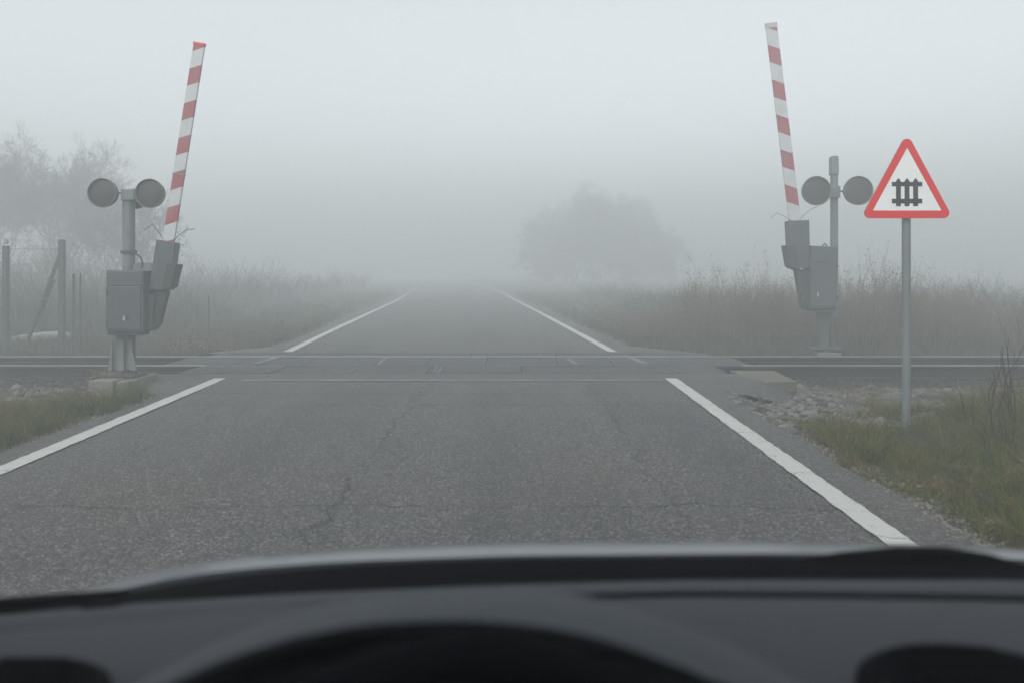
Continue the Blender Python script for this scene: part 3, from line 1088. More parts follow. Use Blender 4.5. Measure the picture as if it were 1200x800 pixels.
# ---- left barrier, on the near side of the tracks
YL = 9.0
k = YL / FOC
ml = at(148, 437, YL)
lb = empty('crossing_barrier', (ml.x, YL, -.2), label='raised striped crossing barrier with two round lamps on the left of the road', cat='barrier')
q0, q1 = at(103, 446, YL - .38), at(148, 446, YL - .38)
ztop = q0.z
pcx = (q0.x + q1.x) / 2
# plinth built of two castings with a joint
MB().prism([Vector((q0.x, YL - .38, -.30)), Vector((at(133, 446, YL - .38).x, YL - .38, -.30)), Vector((at(133, 446, YL - .38).x, YL - .38, ztop)), Vector((q0.x, YL - .38, ztop))], .75).build('plinth', M['concrete'], lb, bevel=.012)
MB().prism([Vector((at(134.5, 446, YL - .38).x, YL - .36, -.30)), Vector((at(150, 446, YL - .38).x, YL - .36, -.30)), Vector((at(150, 446, YL - .38).x, YL - .36, ztop - .008)), Vector((at(134.5, 446, YL - .38).x, YL - .36, ztop - .008))], .71).build('plinth', M['concrete'], lb, bevel=.012)
MB().box((at(143, 437, YL).x, YL + .02, ztop + .014), (.40, .36, .028)).build('base_plate', M['rust'], lb, bevel=.004)
zb = ztop + .03
bolts(lb, [(at(143, 437, YL).x + sx * .16, YL + .02 + sy * .14, zb) for sx in (-1, 1) for sy in (-1, 1)])
mx = at(148, 300, YL).x
MB().tube([(mx, YL + .06, zb), (mx, YL + .06, at(148, 232, YL).z)], 7.0 * k, 20).build('mast', M['grey_paint_light'], lb, smooth=True)
# heavy foot of the machine with gussets
fx = at(142, 400, YL).x
MB().prism(pxpoly([(131, 433), (153, 433), (152, 386), (132, 386)], YL - .06), .14).build('pedestal', M['grey_paint_light'], lb, bevel=.006)
for x0, x1, x2 in ((131, 126, 131), (141, 137, 145), (152, 160, 152)):
    MB().prism(pxpoly([(min(x0, x1), 434), (max(x0, x1, x2), 434), (max(x0, x2), 398), (min(x0, x2) if x1 > x0 else x0 - .8, 398)], YL - .10), .02).build('gusset', M['grey_paint_light'], lb, bevel=.002)
# mast head, collar, lamps
MB().prism(pxpoly([(141, 235), (157.5, 235), (157.5, 221.5), (141, 221.5)], YL - .03), .17).build('mast_head', M['grey_paint_light'], lb, bevel=.012)
MB().lathe([(8.6 * k, 0), (9.2 * k, .006), (9.2 * k, .03), (8.6 * k, .036)], (mx, YL + .06, at(148, 297, YL).z), 'Z', 24).build('collar', M['grey_paint'], lb, smooth=True)
MB().tube([at(130, 226, YL + .02), at(143, 226.5, YL + .02)], .011, 8).build('lamp_arm', M['grey_paint_dark'], lb, smooth=True)
MB().tube([at(155, 226, YL + .1), at(176, 227, YL + .1)], .02, 8).build('lamp_arm', M['grey_paint_dark'], lb, smooth=True)
signal_lamp(lb, 120.5, 226.5, YL - .05, 17.0 * k, 1)
signal_lamp(lb, 176, 227.2, YL - .05, 17.0 * k, 1)
signal_lamp(lb, 160, 236, YL + .22, 9.5 * k, .8)
MB().tube([at(154, 296, YL), at(160, 298, YL - .02), at(165, 302, YL), at(167, 308, YL + .02), at(166, 316, YL + .04)], .009, 8).build('cable', M['cable'], lb, smooth=True)
# cabinet with door
cab = MB().prism(pxpoly([(124.5, 389), (167.5, 389), (168, 317.5), (124.5, 316.5)], YL - .22), .24).build('cabinet', M['grey_paint'], lb, bevel=.008)
MB().prism(pxpoly([(124.0, 386), (164.5, 387), (165, 336), (124, 336)], YL - .232), .02).build('door', M['grey_paint'], cab, bevel=.005)
MB().prism(pxpoly([(126, 335), (166, 335), (166, 318.5), (126, 318.5)], YL - .226), .02).build('hood', M['grey_paint'], cab, bevel=.005)
MB().box(at(145, 373, YL - .236), (.022, .006, .05)).build('latch_plate', M['white_plate'], cab)
MB().prism(pxpoly([(126, 393), (166, 393), (166, 389), (126, 389)], YL - .20), .2).build('bottom_lip', M['grey_paint_dark'], cab, bevel=.004)
for yy in (343, 379):
    MB().box(at(125.5, yy, YL - .236), (.018, .014, .05)).build('hinge', M['grey_paint_dark'], cab, bevel=.002)
MB().prism(pxpoly([(148, 376), (150.5, 376), (150.5, 369), (148, 369)], YL - .24), .01).build('lock', M['grey_paint_dark'], cab, bevel=.001)
MB().tube([at(156, 390, YL - .05), at(157, 410, YL - .05), at(158, 433, YL - .02), at(163, 442, YL)], .012, 8).build('conduit', M['cable'], lb, smooth=True)
MB().box(at(146, 350, YL - .234), (.10, .004, .002)).build('door_seam', M['grey_paint_dark'], cab)
# drive housing with domed top behind the cabinet
dp = [(155, 388), (178, 388), (178, 313), (175.5, 309), (170, 307.5), (160, 307.5), (156, 309), (155, 313)]
MB().prism(pxpoly(dp, YL + .03), .2).build('drive_housing', M['grey_paint_light'], lb, bevel=.01)
MB().box(at(167, 340, YL + .02), (.03, .02, .03)).build('bracket', M['white_plate'], lb, bevel=.003)
# tilted boom carrier, counterweight arm and side plate
MB().prism(pxpoly([(174, 340), (198, 340), (205, 284.5), (183, 281)], YL - .12), .15).build('boom_carrier', M['grey_paint'], lb, bevel=.006)
MB().prism(pxpoly([(189, 339.5), (199.5, 337), (206.3, 310), (196, 308.5)], YL - .145), .2).build('side_plate', M['grey_paint_dark'], lb, bevel=.005)
MB().prism(pxpoly([(168, 386), (182, 384.5), (186, 380), (196, 340), (176, 340)], YL - .08), .1).build('counterweight_arm', M['grey_paint_dark'], lb, bevel=.008)
MB().prism(pxpoly([(166, 387), (178, 386.5), (180, 345), (166, 345)], YL - .12), .1).build('hinge_box', M['grey_paint'], lb, bevel=.008)
bolts(lb, [at(x, y, YL - .125) for x, y in ((180, 330), (194, 332), (187, 288), (199, 290))], .008, .008)
boom(lb, 197.5, 283, 233.8, 52.5, 13.8, YL - .05, -.50, .49 * 41.0 * k, 41.0 * k, False)

# ---- right barrier, on the far side of the tracks
YR = 12.85
k = YR / FOC
mr = at(967, 418, YR)
rb = empty('crossing_barrier', (mr.x, YR, -.2), label='raised striped crossing barrier with lamps and tall post, beyond the rails on the right', cat='barrier')
MB().prism(pxpoly([(961, 421), (972, 421), (972, 362), (961, 362)], YR - .06), .15).build('pedestal', M['grey_paint'], rb, bevel=.01)
MB().box((mr.x, YR, at(967, 408, YR).z), (.50, .40, .03)).build('base_plate', M['grey_paint_dark'], rb, bevel=.005)
MB().box((mr.x, YR, -.16), (.36, .36, .22)).build('plinth', M['concrete'], rb, bevel=.01)
for x, y in ((-.19, -.15), (.19, -.15), (-.19, .15), (.19, .15), (-.07, -.15), (.08, -.15)):
    MB().tube([(mr.x + x, YR + y, -.12), (mr.x + x, YR + y, at(967, 405, YR).z)], .014, 6).build('anchor_bolt', M['bolt'], rb)
MB().prism(pxpoly([(975.5, 372), (982.5, 372), (982.5, 204), (975.5, 204)], YR + .1), .1).build('mast', M['grey_paint_light'], rb, bevel=.008)
MB().prism(pxpoly([(974.6, 205), (983.4, 205), (983.2, 184.5), (981.5, 182.5), (976.5, 182.5), (974.8, 184.5)], YR + .085), .13).build('mast_cap', M['galv'], rb, bevel=.01)
MB().prism(pxpoly([(973, 232), (985, 232), (985, 218), (973, 218)], YR + .07), .16).build('clamp', M['grey_paint_light'], rb, bevel=.008)
MB().tube([at(960, 224.5, YR + .06), at(975, 224.5, YR + .1)], .03, 8).build('lamp_arm', M['grey_paint'], rb, smooth=True)
MB().tube([at(983, 224.5, YR + .1), at(1003, 224.5, YR + .06)], .016, 8).build('lamp_arm', M['grey_paint'], rb, smooth=True)
signal_lamp(rb, 956.5, 224, YR - .05, 17.0 * k, 1.3)
signal_lamp(rb, 1005.5, 223.8, YR - .05, 17.0 * k, 1.3)
cab = MB().prism(pxpoly([(950, 362.5), (980.5, 361.5), (982, 289.5), (950.5, 288)], YR - .2), .34).build('cabinet', M['grey_paint'], rb, bevel=.01)
MB().prism(pxpoly([(951.5, 359), (980, 358.5), (980.5, 305), (952, 304.5)], YR - .215), .02).build('door', M['grey_paint'], cab, bevel=.006)
MB().prism(pxpoly([(956, 308), (967, 308), (967, 305.5), (956, 305.5)], YR - .23), .02).build('handle', M['grey_paint_dark'], cab, bevel=.003)
MB().box(at(958.5, 345, YR - .222), (.024, .006, .07)).build('latch_plate', M['white_plate'], cab)
for yy in (312, 350):
    MB().box(at(981, yy, YR - .215), (.022, .02, .07)).build('hinge', M['grey_paint_dark'], cab, bevel=.002)
MB().tube([at(971, 366, YR - .02), at(972.5, 390, YR - .04), at(976, 412, YR), at(982, 419, YR)], .016, 8).build('conduit', M['cable'], rb, smooth=True)
MB().tube([at(964, 288.5, YR - .1), at(966.5, 285.5, YR - .1), at(969, 288.5, YR - .1)], .012, 6).build('lifting_eye', M['grey_paint_dark'], cab)
MB().prism(pxpoly([(927, 315), (950, 314), (948.5, 258), (924, 259)], YR - .14), .2).build('boom_carrier', M['grey_paint'], rb, bevel=.008)
MB().prism(pxpoly([(926.5, 312.5), (938, 317.5), (934, 287), (922, 287.5)], YR - .2), .28).build('side_plate', M['grey_paint_dark'], rb, bevel=.006)
MB().prism(pxpoly([(941, 361), (946, 363), (956, 363), (956, 315), (933, 316)], YR - .1), .16).build('counterweight_arm', M['grey_paint_dark'], rb, bevel=.01)
MB().prism(pxpoly([(948.5, 363.5), (962, 367), (975, 366), (981, 362.5)], YR - .18), .3).build('bottom_lip', M['grey_paint_dark'], cab, bevel=.005)
bolts(rb, [at(x, y, YR - .15) for x, y in ((932, 305), (945, 306), (930, 265), (943, 264))], .012, .01)
boom(rb, 931.5, 259, 903.3, 28, 13.8, YR - .05, .50, .52 * 41.0 * k, 41.0 * k, True)

# ------------------------------------------------------------------ warning sign
YS = 6.42
sb = atz(1062, 499, -.06)
YS = sb.y
sg = empty('warning_sign', (sb.x, YS, -.08), label='red bordered triangular level crossing sign with black fence symbol on a grey post', cat='road sign')
top_z = at(1062, 215, YS).z
mb = MB()
mb.tube([(sb.x, YS, -.12), (sb.x, YS, top_z)], 4.9 / FOC * YS, 20)
mb.build('post', M['galv'], sg, smooth=True)


def tri(corners, rad, seg=8):
    """Rounded triangle outline from pixel corners at the sign's distance; counter-clockwise."""
    P = [Vector((x, y)) for x, y in corners]
    out = []
    for i in range(3):
        p, a, b = P[i], P[i - 1], P[(i + 1) % 3]
        da, db = (a - p).normalized(), (b - p).normalized()
        half = math.acos(max(-1, min(1, da.dot(db)))) / 2
        c = p + (da + db).normalized() * rad / math.sin(half)
        t0 = p + da * rad / math.tan(half); t1 = p + db * rad / math.tan(half)
        a0 = math.atan2((t0 - c).y, (t0 - c).x); a1 = math.atan2((t1 - c).y, (t1 - c).x)
        dd = (a1 - a0 + math.pi) % (2 * math.pi) - math.pi
        for s_ in range(seg + 1):
            t = a0 + dd * s_ / seg
            out.append((c.x + rad * math.cos(t), c.y + rad * math.sin(t)))
    return out


YP = YS - .062
outer = tri([(1008.9, 256), (1116.6, 256), (1062.8, 156.0)], 6.3)
outer_w = pxpoly(outer, YP)
MB().prism(outer_w, .012).build('sign_plate', M['sign_back'], sg)
inner = tri([(1022.6, 247.0), (1103.3, 247.0), (1063.0, 173.4)], .5)
inner_w = pxpoly(inner, YP)
n = len(outer_w)
dv = Vector((0, -.003, 0))
vs = [p + dv for p in outer_w] + [p + dv for p in inner_w] + [p + Vector((0, .0, 0)) for p in outer_w] + [p for p in inner_w]
fs = []
for i in range(n):
    j = (i + 1) % n
    fs += [(i, j, n + j, n + i), (i, 2 * n + i, 2 * n + j, j), (n + i, n + j, 3 * n + j, 3 * n + i)]
MB().add(vs, fs).build('red_border', M['sign_red'], sg)
inner2 = pxpoly(tri([(1022.2, 247.2), (1103.7, 247.2), (1063.0, 172.9)], .5), YP - .0012)
MB().prism(inner2, .001).build('white_face', M['sign_white'], sg)


def sp(u, v): return (1000 + u / 6.154, 150 + v / 6.154)


for u0, u1 in ((308, 343), (370, 405), (432, 467)):
    MB().prism(pxpoly([sp(u0, 566), sp(u1, 566), sp(u1, 385), sp((u0 + u1) / 2, 362), sp(u0, 385)], YP - .0032), .0018).build('symbol_pale', M['sign_black'], sg)
for v0, v1 in ((391, 423), (512, 546)):
    MB().prism(pxpoly([sp(278, v1), sp(497, v1), sp(497, v0), sp(278, v0)], YP - .0028), .0014).build('symbol_rail', M['sign_black'], sg)
for zz in (at(0, 190, YS).z, at(0, 240, YS).z):
    MB().box((sb.x, YP + .03, zz), (.10, .05, .03)).build('clamp', M['galv'], sg, bevel=.003)
MB().lathe([(.0005, .012), (.036, .01), (.039, 0), (.039, -.02)], (sb.x, YS, top_z), 'Z', 20).build('post_cap', M['galv'], sg, smooth=True)

# ------------------------------------------------------------------ wire fence on the left beyond the tracks
YF = 14.0
f0 = at(72, 412, YF)
fc = empty('wire_fence', (f0.x, YF, ground_h(f0.x, YF)), label='chain link fence with dark posts and a leaning brace at the left', cat='fence')
gz = ground_h(-8, YF) - .1


def post(px, ytop, w, Y=YF, name='post', mat='fence_post', dy=.1):
    p = at(px, ytop, Y); hw = w / 2 / FOC * Y
    MB().prism([(p.x - hw, Y - dy / 2, gz), (p.x + hw, Y - dy / 2, gz), (p.x + hw, Y - dy / 2, p.z), (p.x - hw, Y - dy / 2, p.z)], dy).build(name, M[mat], fc, bevel=.01)
    return p


post(72.5, 281, 6); post(7, 288, 5.5)
MB().lathe([(.03, 0), (.045, .02), (.03, .07), (.0005, .08)], at(7, 286, YF), 'Z', 12).build('post_cap', M['concrete_pale'], fc, smooth=True)
MB().box(at(7, 283, YF), (.03, .03, .08)).build('cap_stem', M['fence_post'], fc)
a, b = at(71, 297, YF + .09), at(32, 400, YF + .09)
MB().tube([a, b], .036, 8).build('brace', M['fence_post'], fc, smooth=True)
a, b = at(64, 328, YF + .13), at(46, 372, YF + .13)
MB().tube([a, b], .022, 8).build('brace', M['fence_post'], fc, smooth=True)
wires = MB()
zt, zb_ = at(0, 292, YF).z, gz + .12
x0, x1 = at(-70, 300, YF).x, at(72, 300, YF).x
for zz in (zt, (zt + zb_) / 2, zb_): wires.tube([(x0, YF + .055, zz), (x1, YF + .055, zz)], .0045, 4)
wires.build('tension_wire', M['fence_wire'], fc)
segs = []
step = .085
W_, H_ = x1 - x0, zt - zb_
for i in range(int(-H_ / step), int(W_ / step) + 1):
    for s_ in (1, -1):
        xa = x0 + i * step
        za, xb, zz2 = zb_, xa + H_, zt
        if xa < x0: za = zb_ + (x0 - xa); xaa = x0
        else: xaa = xa
        if xb > x1: zz2 = zt - (xb - x1); xb = x1
        if zz2 <= za: continue
        if s_ == 1: segs.append((xaa, YF + .058, za, xb, YF + .058, zz2, .0016, .0016))
        else: segs.append((x0 + x1 - xaa, YF + .062, za, x0 + x1 - xb, YF + .062, zz2, .0016, .0016))
V, F = seg_mesh(segs)
np_mesh('chain_link_mesh', V, F, M['fence_wire'], fc, kind='stuff')
for px, yt, w, lab in ((85.5, 321, 3.4, 'slim dark stake, the thicker of two right of the fence corner post'), (93.5, 320, 2.2, 'slim dark stake, the thinner of two right of the fence corner post')):
    p = at(px, yt, 13.6); hw = w / 2 / FOC * 13.6
    MB().tube([(p.x, 13.6, gz), (p.x + .01, 13.6, p.z)], [hw, hw * .85], 8).build('stake', M['fence_post'], None, smooth=True, label=lab, cat='stake')
for px, yt, w, lab in ((245, 346, 1.0, 'thin dark pole standing in the fog behind the rails left of the road'), (231.5, 356, 1.0, 'fainter thin pole left of the thin dark pole behind the rails')):
    Yp = 14.2 if px == 245 else 16
    p = at(px, yt, Yp); hw = w / 2 / FOC * Yp
    MB().tube([(p.x, Yp, -.25), (p.x - .01, Yp, p.z)], hw, 6).build('thin_pole', M['fence_post'], None, smooth=True, label=lab, cat='pole')

# pale low culvert wall seen through the fence
YW = 15.6
mb = MB()
out = [(6, 418), (72, 418), (71, 397), (66, 391.5), (50, 390), (30, 391.5), (14, 394), (8, 399)]
mb.prism(pxpoly(out, YW), .5).build('culvert_head', M['concrete_pale'], None, bevel=.04, label='low pale rounded concrete culvert head behind the wire fence', cat='culvert')


# ------------------------------------------------------------------ the car the picture is taken from
def curve(pts, n=80, lo=None, hi=None):
    """Smooth curve through (px, py) points, returns function px -> py."""
    xs = np.array([p[0] for p in pts], float); ys = np.array([p[1] for p in pts], float)
    X = np.linspace(xs[0], xs[-1], 600); Yv = np.interp(X, xs, ys)
    kern = np.hanning(61); kern /= kern.sum()
    Yp = np.pad(Yv, 30, mode='reflect', reflect_type='odd')
    Ys = np.convolve(Yp, kern, 'valid')
    return lambda x: float(np.interp(x, X, Ys))


car = empty('car', (.25, .5, 0), label='grey car in the foreground, seen from inside over its dashboard and bonnet', cat='car')


def plastic(name, col, rough=.6, grain=420, spec=.35):
    m = NT(name, rough, 0, spec)
    n1 = m.noise(grain, 2, .5); n2 = m.noise(4, 4, .6)
    m.color(m.mix(n2, tuple(x * .85 for x in col), tuple(x * 1.2 for x in col)))
    m.rough(m.ramp(n2, [(.3, rough - .05), (.7, rough + .08)]))
    m.bump(n1, .25, .001)
    return m.mat


M['dash'] = plastic('dash', (.034, .038, .044), .8, spec=.25)
M['dash_hood'] = plastic('dash_hood', (.034, .039, .046), .75, spec=.3)
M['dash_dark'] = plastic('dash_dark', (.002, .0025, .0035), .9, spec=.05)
M['rubber'] = plastic('rubber', (.003, .0035, .004), .9, spec=.05)
M['black_gloss'] = plastic('black_gloss', (.0015, .002, .003), .95, 20, spec=.03)
cp = NT('car_paint', .32, .35); cp.color(cp.mix(cp.noise(6, 4, .6), (.075, .088, .10), (.095, .108, .12)))
cp.b.inputs['Coat Weight'].default_value = .5; cp.b.inputs['Coat Roughness'].default_value = .15
M['paint'] = cp.mat
gm = NT('glass'); gm.t.nodes.remove(gm.b)
tr = gm.n('BsdfTransparent'); tr.inputs[0].default_value = (.97, .98, .975, 1)
gm.t.links.new(tr.outputs[0], gm.t.nodes['Material Output'].inputs['Surface'])
M['glass'] = gm.mat


def sheet(name, rows, mat, parent, thick=0.0, smooth=True, **kw):
    """rows: list of lists of points (same length); an optional solidify gives it thickness."""
    n = len(rows[0]); vs = [p for r in rows for p in r]
    fs = [(j * n + i, j * n + i + 1, (j + 1) * n + i + 1, (j + 1) * n + i) for j in range(len(rows) - 1) for i in range(n - 1)]
    mb = MB().add(vs, fs)
    o = mb.build(name, mat, parent, smooth=smooth, **kw)
    if thick:
        s_ = o.modifiers.new('thickness', 'SOLIDIFY'); s_.thickness = thick; s_.offset = -1
    return o


pxs = list(np.linspace(-60, 1660, 90))
ridge = curve([(-60, 745), (0, 722), (60, 702), (130, 681), (200, 664), (300, 651), (400, 643), (600, 635.5), (900, 634), (1100, 637.5), (1200, 642), (1300, 650), (1400, 664), (1470, 681), (1540, 702), (1600, 722), (1660, 745)])
rear = curve([(-60, 758), (0, 733), (60, 710), (130, 693), (200, 676), (300, 664), (400, 657), (600, 650), (900, 647.5), (1100, 650), (1200, 655), (1300, 662), (1400, 675), (1470, 692), (1540, 712), (1600, 733), (1660, 758)])
Yri, Yre = .98, .915
R0 = [at(x, rear(x), Yre) for x in pxs]
R1 = [at(x, ridge(x), Yri) for x in pxs]
Rm = [(a.lerp(b, .5) + Vector((0, 0, .0016))) for a, b in zip(R0, R1)]
cxc = .21
rows = [[p + Vector((0, .0, -.03)) for p in R0], R0, Rm, R1]
for dy, dz, wd in ((.06, -.026, 1.0), (.16, -.075, 1.0), (.30, -.155, .99), (.44, -.25, .97), (.54, -.36, .94), (.58, -.48, .92), (.58, -.62, .92)):
    rows.append([Vector(((p.x - cxc) * wd + cxc, p.y + dy - .10 * ((p.x - cxc) / .8) ** 2, p.z + dz)) for p in R1])
sheet('bonnet', rows, M['paint'], car, .012)
# black scuttle panel under the windscreen
lower = curve([(-60, 730), (0, 724), (110, 713), (220, 706), (350, 698), (600, 688), (800, 682.5), (1200, 682.5), (1400, 692), (1660, 725)])
S0 = [at(x, lower(x) + 5, .80) for x in pxs]
top_s = curve([(-60, 706), (0, 704), (70, 700), (150, 694), (240, 677), (400, 661), (600, 653), (900, 651), (1200, 658), (1400, 678), (1660, 740)])
S1 = [at(x, top_s(x) + 1, .905) for x in pxs]
sheet('scuttle_panel', [S0, [a.lerp(b, .35) for a, b in zip(S0, S1)], [a.lerp(b, .8) for a, b in zip(S0, S1)], S1, [p + Vector((0, .012, -.05)) for p in S1]], M['black_gloss'], car, .006)
# dark seal where the glass meets the dashboard
MB().tube([at(x, lower(x) - 2, .805) for x in pxs], .0055, 8).build('windscreen_seal', M['rubber'], car, smooth=True)
# rubber bump at the left end
MB().tube([at(101, 707, .79), at(106, 712, .79), at(120, 714.5, .79), at(134, 712, .79), at(140, 706, .79)], [.006, .009, .010, .009, .006], 12).build('rubber_stop', M['rubber'], car, smooth=True)
# dashboard top: shelf falling toward the driver, with a seam groove
D0 = [at(x, lower(x) + 1, .795) for x in pxs]
seam_y = curve([(-60, 760), (0, 748), (300, 723), (640, 700), (800, 697.5), (1000, 699.5), (1200, 703), (1660, 720)])
D1 = [at(x, lower(x) + 9, .755) for x in pxs]
D2 = [at(x, max(seam_y(x) - 3, lower(x) + 12), .735) for x in pxs]
rowsD = [[p + Vector((0, .006, -.05)) for p in D0], D0, D1, D2]
sheet('dashboard_rear_shelf', rowsD, M['dash'], car, .004)
G0 = [p + Vector((0, -.004, -.002)) for p in D2]
E0 = [at(x, max(seam_y(x) - 3, lower(x) + 12) + (9.5 if x > 620 else max(0.0, 9.5 - (620 - x) * .06)), .722) for x in pxs]
rowsE = [E0]
for dy, dz in ((-.012, .0022), (-.05, .004), (-.10, .002), (-.16, -.008), (-.20, -.03), (-.225, -.08), (-.235, -.18), (-.22, -.34)):
    rowsE.append([p + Vector((0, dy, dz)) for p in E0])
dash = sheet('dashboard', [[p + Vector((0, .002, -.03)) for p in E0]] + rowsE, M['dash'], car, .004)
sheet('dashboard_seam', [[p + Vector((0, .006, -.012)) for p in D2], [p + Vector((0, -.004, -.012)) for p in E0]], M['dash_dark'], car, .003)

# instrument binnacle: arched hood with a dark recess under it
YB = .525
hood = curve([(150, 812), (200, 785), (260, 758), (340, 732), (430, 715), (500, 707.5), (570, 704.5), (650, 709), (720, 722), (800, 747), (870, 775), (930, 800), (975, 826), (1010, 850)])
hx = list(np.linspace(150, 1010, 60))
B0 = [at(x, hood(x), YB + .05) for x in hx]                    # crest
B1 = [at(x, hood(x) + 8 + 10 * max(0, (x - 420) / 400), YB) for x in hx]
B2 = [at(x, hood(x) + 16 + 20 * max(0, min(1, (x - 420) / 400)), YB - .025) for x in hx]
Bb = [Vector((p.x, YB + .13, min(.925, p.z - .02))) for p in B0]
Bm = [Vector((p.x, YB + .10, p.z - .012)) for p in B0]
sheet('binnacle_hood', [Bb, Bm, B0, B1, B2, [p + Vector((0, .003, -.006)) for p in B2]], M['dash_hood'], car, .003)
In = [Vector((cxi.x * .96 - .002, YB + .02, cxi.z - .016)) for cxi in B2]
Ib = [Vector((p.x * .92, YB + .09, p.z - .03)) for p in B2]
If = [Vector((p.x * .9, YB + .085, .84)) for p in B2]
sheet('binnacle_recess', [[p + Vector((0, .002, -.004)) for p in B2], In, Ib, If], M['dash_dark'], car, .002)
# steering wheel, just under the bottom edge of the view
sw = empty('steering_wheel', at(560, 800, .42))
sw.parent = car; sw.matrix_parent_inverse = Matrix.Translation(-car.location)
tp = at(560, 772, .43)
Rw, tilt = .185, R(28)
cw = tp - Vector((0, math.sin(tilt), math.cos(tilt))) * Rw
ux, uy = Vector((1, 0, 0)), Vector((0, math.sin(tilt), math.cos(tilt)))
cwl = cw - sw.location


def sw_part(mb, name, mat):
    o = mb.build(name, mat, None, smooth=True); o.parent = sw
    return o


ring = [cwl + ux * Rw * math.sin(2 * math.pi * i / 64) + uy * Rw * math.cos(2 * math.pi * i / 64) for i in range(65)]
sw_part(MB().tube(ring, .014, 14, caps=False), 'rim', M['dash_dark'])
for ang in (100, 260, 180):
    t = R(ang); d = ux * math.sin(t) + uy * math.cos(t)
    sw_part(MB().tube([cwl + d * .05, cwl + d * .11 + Vector((0, .01, -.005)), cwl + d * (Rw - .01)], [.028, .02, .015], 10), 'spoke', M['dash_dark'])
nrm = Vector((0, -math.cos(tilt), math.sin(tilt)))
hub = []
for i, (rr, hh) in enumerate(((.0005, .03), (.05, .026), (.07, .012), (.072, -.02), (.05, -.04))):
    hub.append([cwl + (ux * math.sin(2 * math.pi * j / 28) + uy * math.cos(2 * math.pi * j / 28)) * rr + nrm * hh for j in range(29)])
mb = MB(); n = 29
mb.add([p for r_ in hub for p in r_], [(j * n + i, j * n + i + 1, (j + 1) * n + i + 1, (j + 1) * n + i) for j in range(4) for i in range(28)])
sw_part(mb, 'hub', M['dash_dark'])


# round vents set into the dashboard top
def vent(px, py, Y, rx, ry, tube):
    c = at(px, py, Y); c.z += .004
    ring = [c + Vector((rx * math.cos(2 * math.pi * i / 48), ry * math.sin(2 * math.pi * i / 48), 0)) for i in range(49)]
    o = MB().tube(ring, tube, 10, caps=False).build('air_vent', M['dash_dark'], car, smooth=True)
    MB().lathe([(.0005, -.003), (.5, -.003), (.9, .002), (1.0, .004)], (0, 0, 0), 'Z', 40).build('vent_bowl', M['black_gloss'], o, smooth=True)
    ch = o.children[0]; ch.matrix_parent_inverse = Matrix.Identity(4); ch.location = c + Vector((0, 0, .007)); ch.scale = (rx * .93, ry * .93, 1)
    for k_ in range(-2, 3):
        hw = rx * .88 * math.sqrt(max(0, 1 - (k_ / 3) ** 2))
        MB().box(c + Vector((0, k_ * ry / 3, .013)), (hw * 1.3, .004, .005)).build('vane', M['dash_dark'], o)


vent(1150, 822, .563, .075, .060, .009)
vent(12, 826, .560, .058, .042, .009)
# wipers parked at the foot of the glass
wp = MB().tube([at(930, 657, .90), at(985, 651, .90), at(1050, 647.5, .90), at(1110, 648.5, .90), at(1160, 654, .90), at(1195, 662, .90)], [.002, .0045, .007, .0075, .005, .0025], 10).build('wiper', M['rubber'], car, smooth=True)
MB().tube([at(900, 661, .895), at(1050, 657, .895), at(1260, 668, .895)], .0035, 8).build('wiper_blade', M['rubber'], wp, smooth=True)
wp = MB().tube([at(-20, 707, .87), at(40, 703, .87), at(95, 699, .87), at(150, 693, .87)], [.005, .0055, .005, .003], 10).build('wiper', M['rubber'], car, smooth=True)

# windscreen, roof, pillars, doors (outside the picture, but they shade the cabin)
wl_, wr_ = at(-60, 716, .86), at(1660, 716, .86)
xlb, xrb = -.62, 1.08
gb, gt = (.865, .955), (.12, 1.43)
g1 = [Vector((xlb, gb[0] - .12, gb[1])), Vector((-.2, gb[0], gb[1] - .012)), Vector((cxc, gb[0] + .02, gb[1] - .012)), Vector((.65, gb[0], gb[1] - .012)), Vector((xrb, gb[0] - .12, gb[1]))]
g2 = [Vector((-.38, gt[0] - .06, gt[1])), Vector((-.1, gt[0], gt[1] + .02)), Vector((cxc, gt[0] + .01, gt[1] + .025)), Vector((.55, gt[0], gt[1] + .02)), Vector((.84, gt[0] - .06, gt[1]))]
sheet('windscreen', [g1, [a.lerp(b, .5) + Vector((0, .03, .03)) for a, b in zip(g1, g2)], g2], M['glass'], car, .005)
for a, b in ((g1[0], g2[0]), (g1[-1], g2[-1])):
    MB().tube([a, a.lerp(b, .5) + Vector((0, .03, .03)), b], [.04, .035, .035], 10).build('pillar', M['dash_dark'], car, smooth=True)
rf = [[Vector((x, y, 1.43 + .03 * (1 - ((x - .23) / .62) ** 2) + .02 * (1 - ((y + .7) / .9) ** 2))) for x in np.linspace(-.40, .86, 12)] for y in np.linspace(.13, -1.5, 10)]
sheet('roof', rf, M['paint'], car, .03)
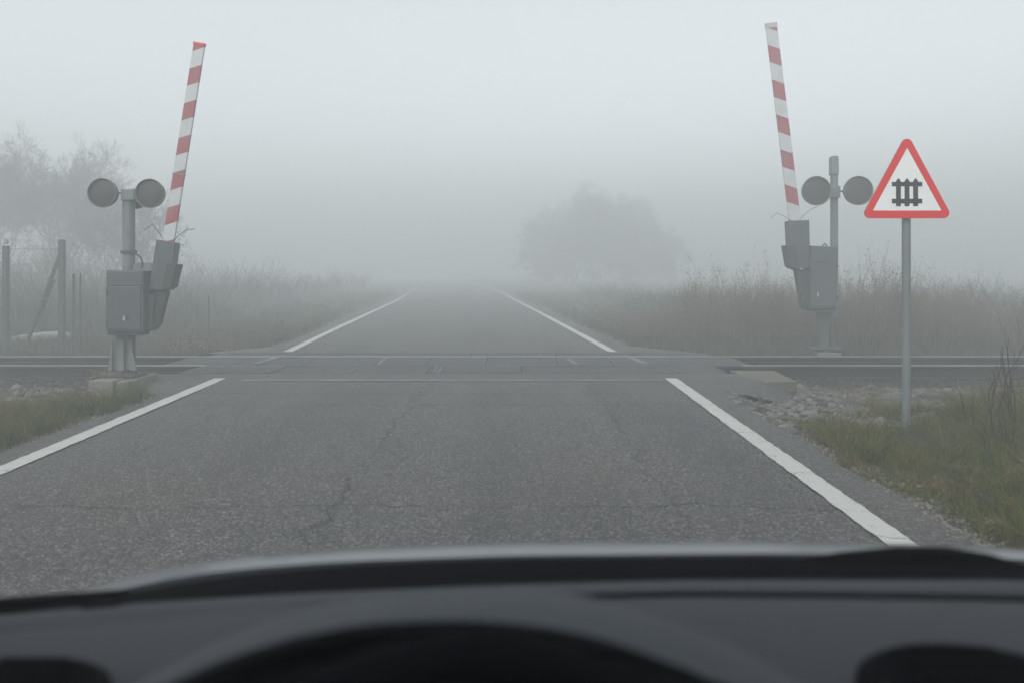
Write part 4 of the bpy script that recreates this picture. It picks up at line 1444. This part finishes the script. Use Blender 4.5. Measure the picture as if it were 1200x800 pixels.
for s_, x in ((-1, -.62), (1, 1.08)):
    dr = [[Vector((x - s_ * off, y, z)) for y in np.linspace(.74, -1.5, 8)] for z, off in ((.92, .03), (.80, .0), (.55, -.02), (.28, .03))]
    sheet('door', dr, M['paint'], car, .05 * s_)
    MB().box((x + (.06 if s_ > 0 else -.06), .12, .99), (.12, .07, .11)).build('mirror', M['paint'], car, bevel=.02)
MB().box((.23, -.35, .27), (1.62, 2.2, .04)).build('floor_pan', M['dash_dark'], car)
for x in (-.02, .50):
    seat = MB().box((x, -.30, .45), (.46, .48, .14)).build('seat', M['rubber'], car, bevel=.05, seg=3)
    MB().box((x, -.60, .80), (.46, .12, .62), Matrix.Rotation(R(-12), 3, 'X')).build('backrest', M['rubber'], seat, bevel=.05, seg=3)
for x in (-.55, 1.0):
    for y in (1.12, -1.3):
        wh = MB()
        wh.lathe([(.10, -.02), (.17, -.05), (.20, -.085), (.265, -.09), (.285, -.06), (.285, .06), (.265, .09), (.20, .085), (.10, .06)], (0, 0, 0), 'Y', 32)
        o = wh.build('wheel', M['rubber'], None, smooth=True)
        o.parent = car; o.location = Vector((x, y, .285)) - car.location; o.rotation_euler = (0, 0, math.pi / 2)
for s_, x in ((-1, -.60), (1, 1.06)):
    wg = [[Vector((x - s_ * off, y, z - .10 * max(0, (y - .9) / .6) ** 2 - (.0 if z < .7 else .12 * max(0, (y - .7) / .8)))) for y in np.linspace(.72, 1.50, 14)] for z, off in ((.80, .06), (.74, .0), (.60, -.01))]
    sheet('wing', wg, M['paint'], car, .02 * s_)

# ------------------------------------------------------------------ fog
hz = NT('haze'); hz.t.nodes.remove(hz.b)
pv = hz.n('VolumePrincipled')
pv.inputs['Color'].default_value = (.85, .88, .885, 1)
pv.inputs['Density'].default_value = HAZE_DENSITY
pv.inputs['Anisotropy'].default_value = .3
hz.t.links.new(pv.outputs[0], hz.t.nodes['Material Output'].inputs['Volume'])
MB().box((0, 0, 3.9), (330, 330, 10.8)).build('haze', hz.mat, kind='stuff')
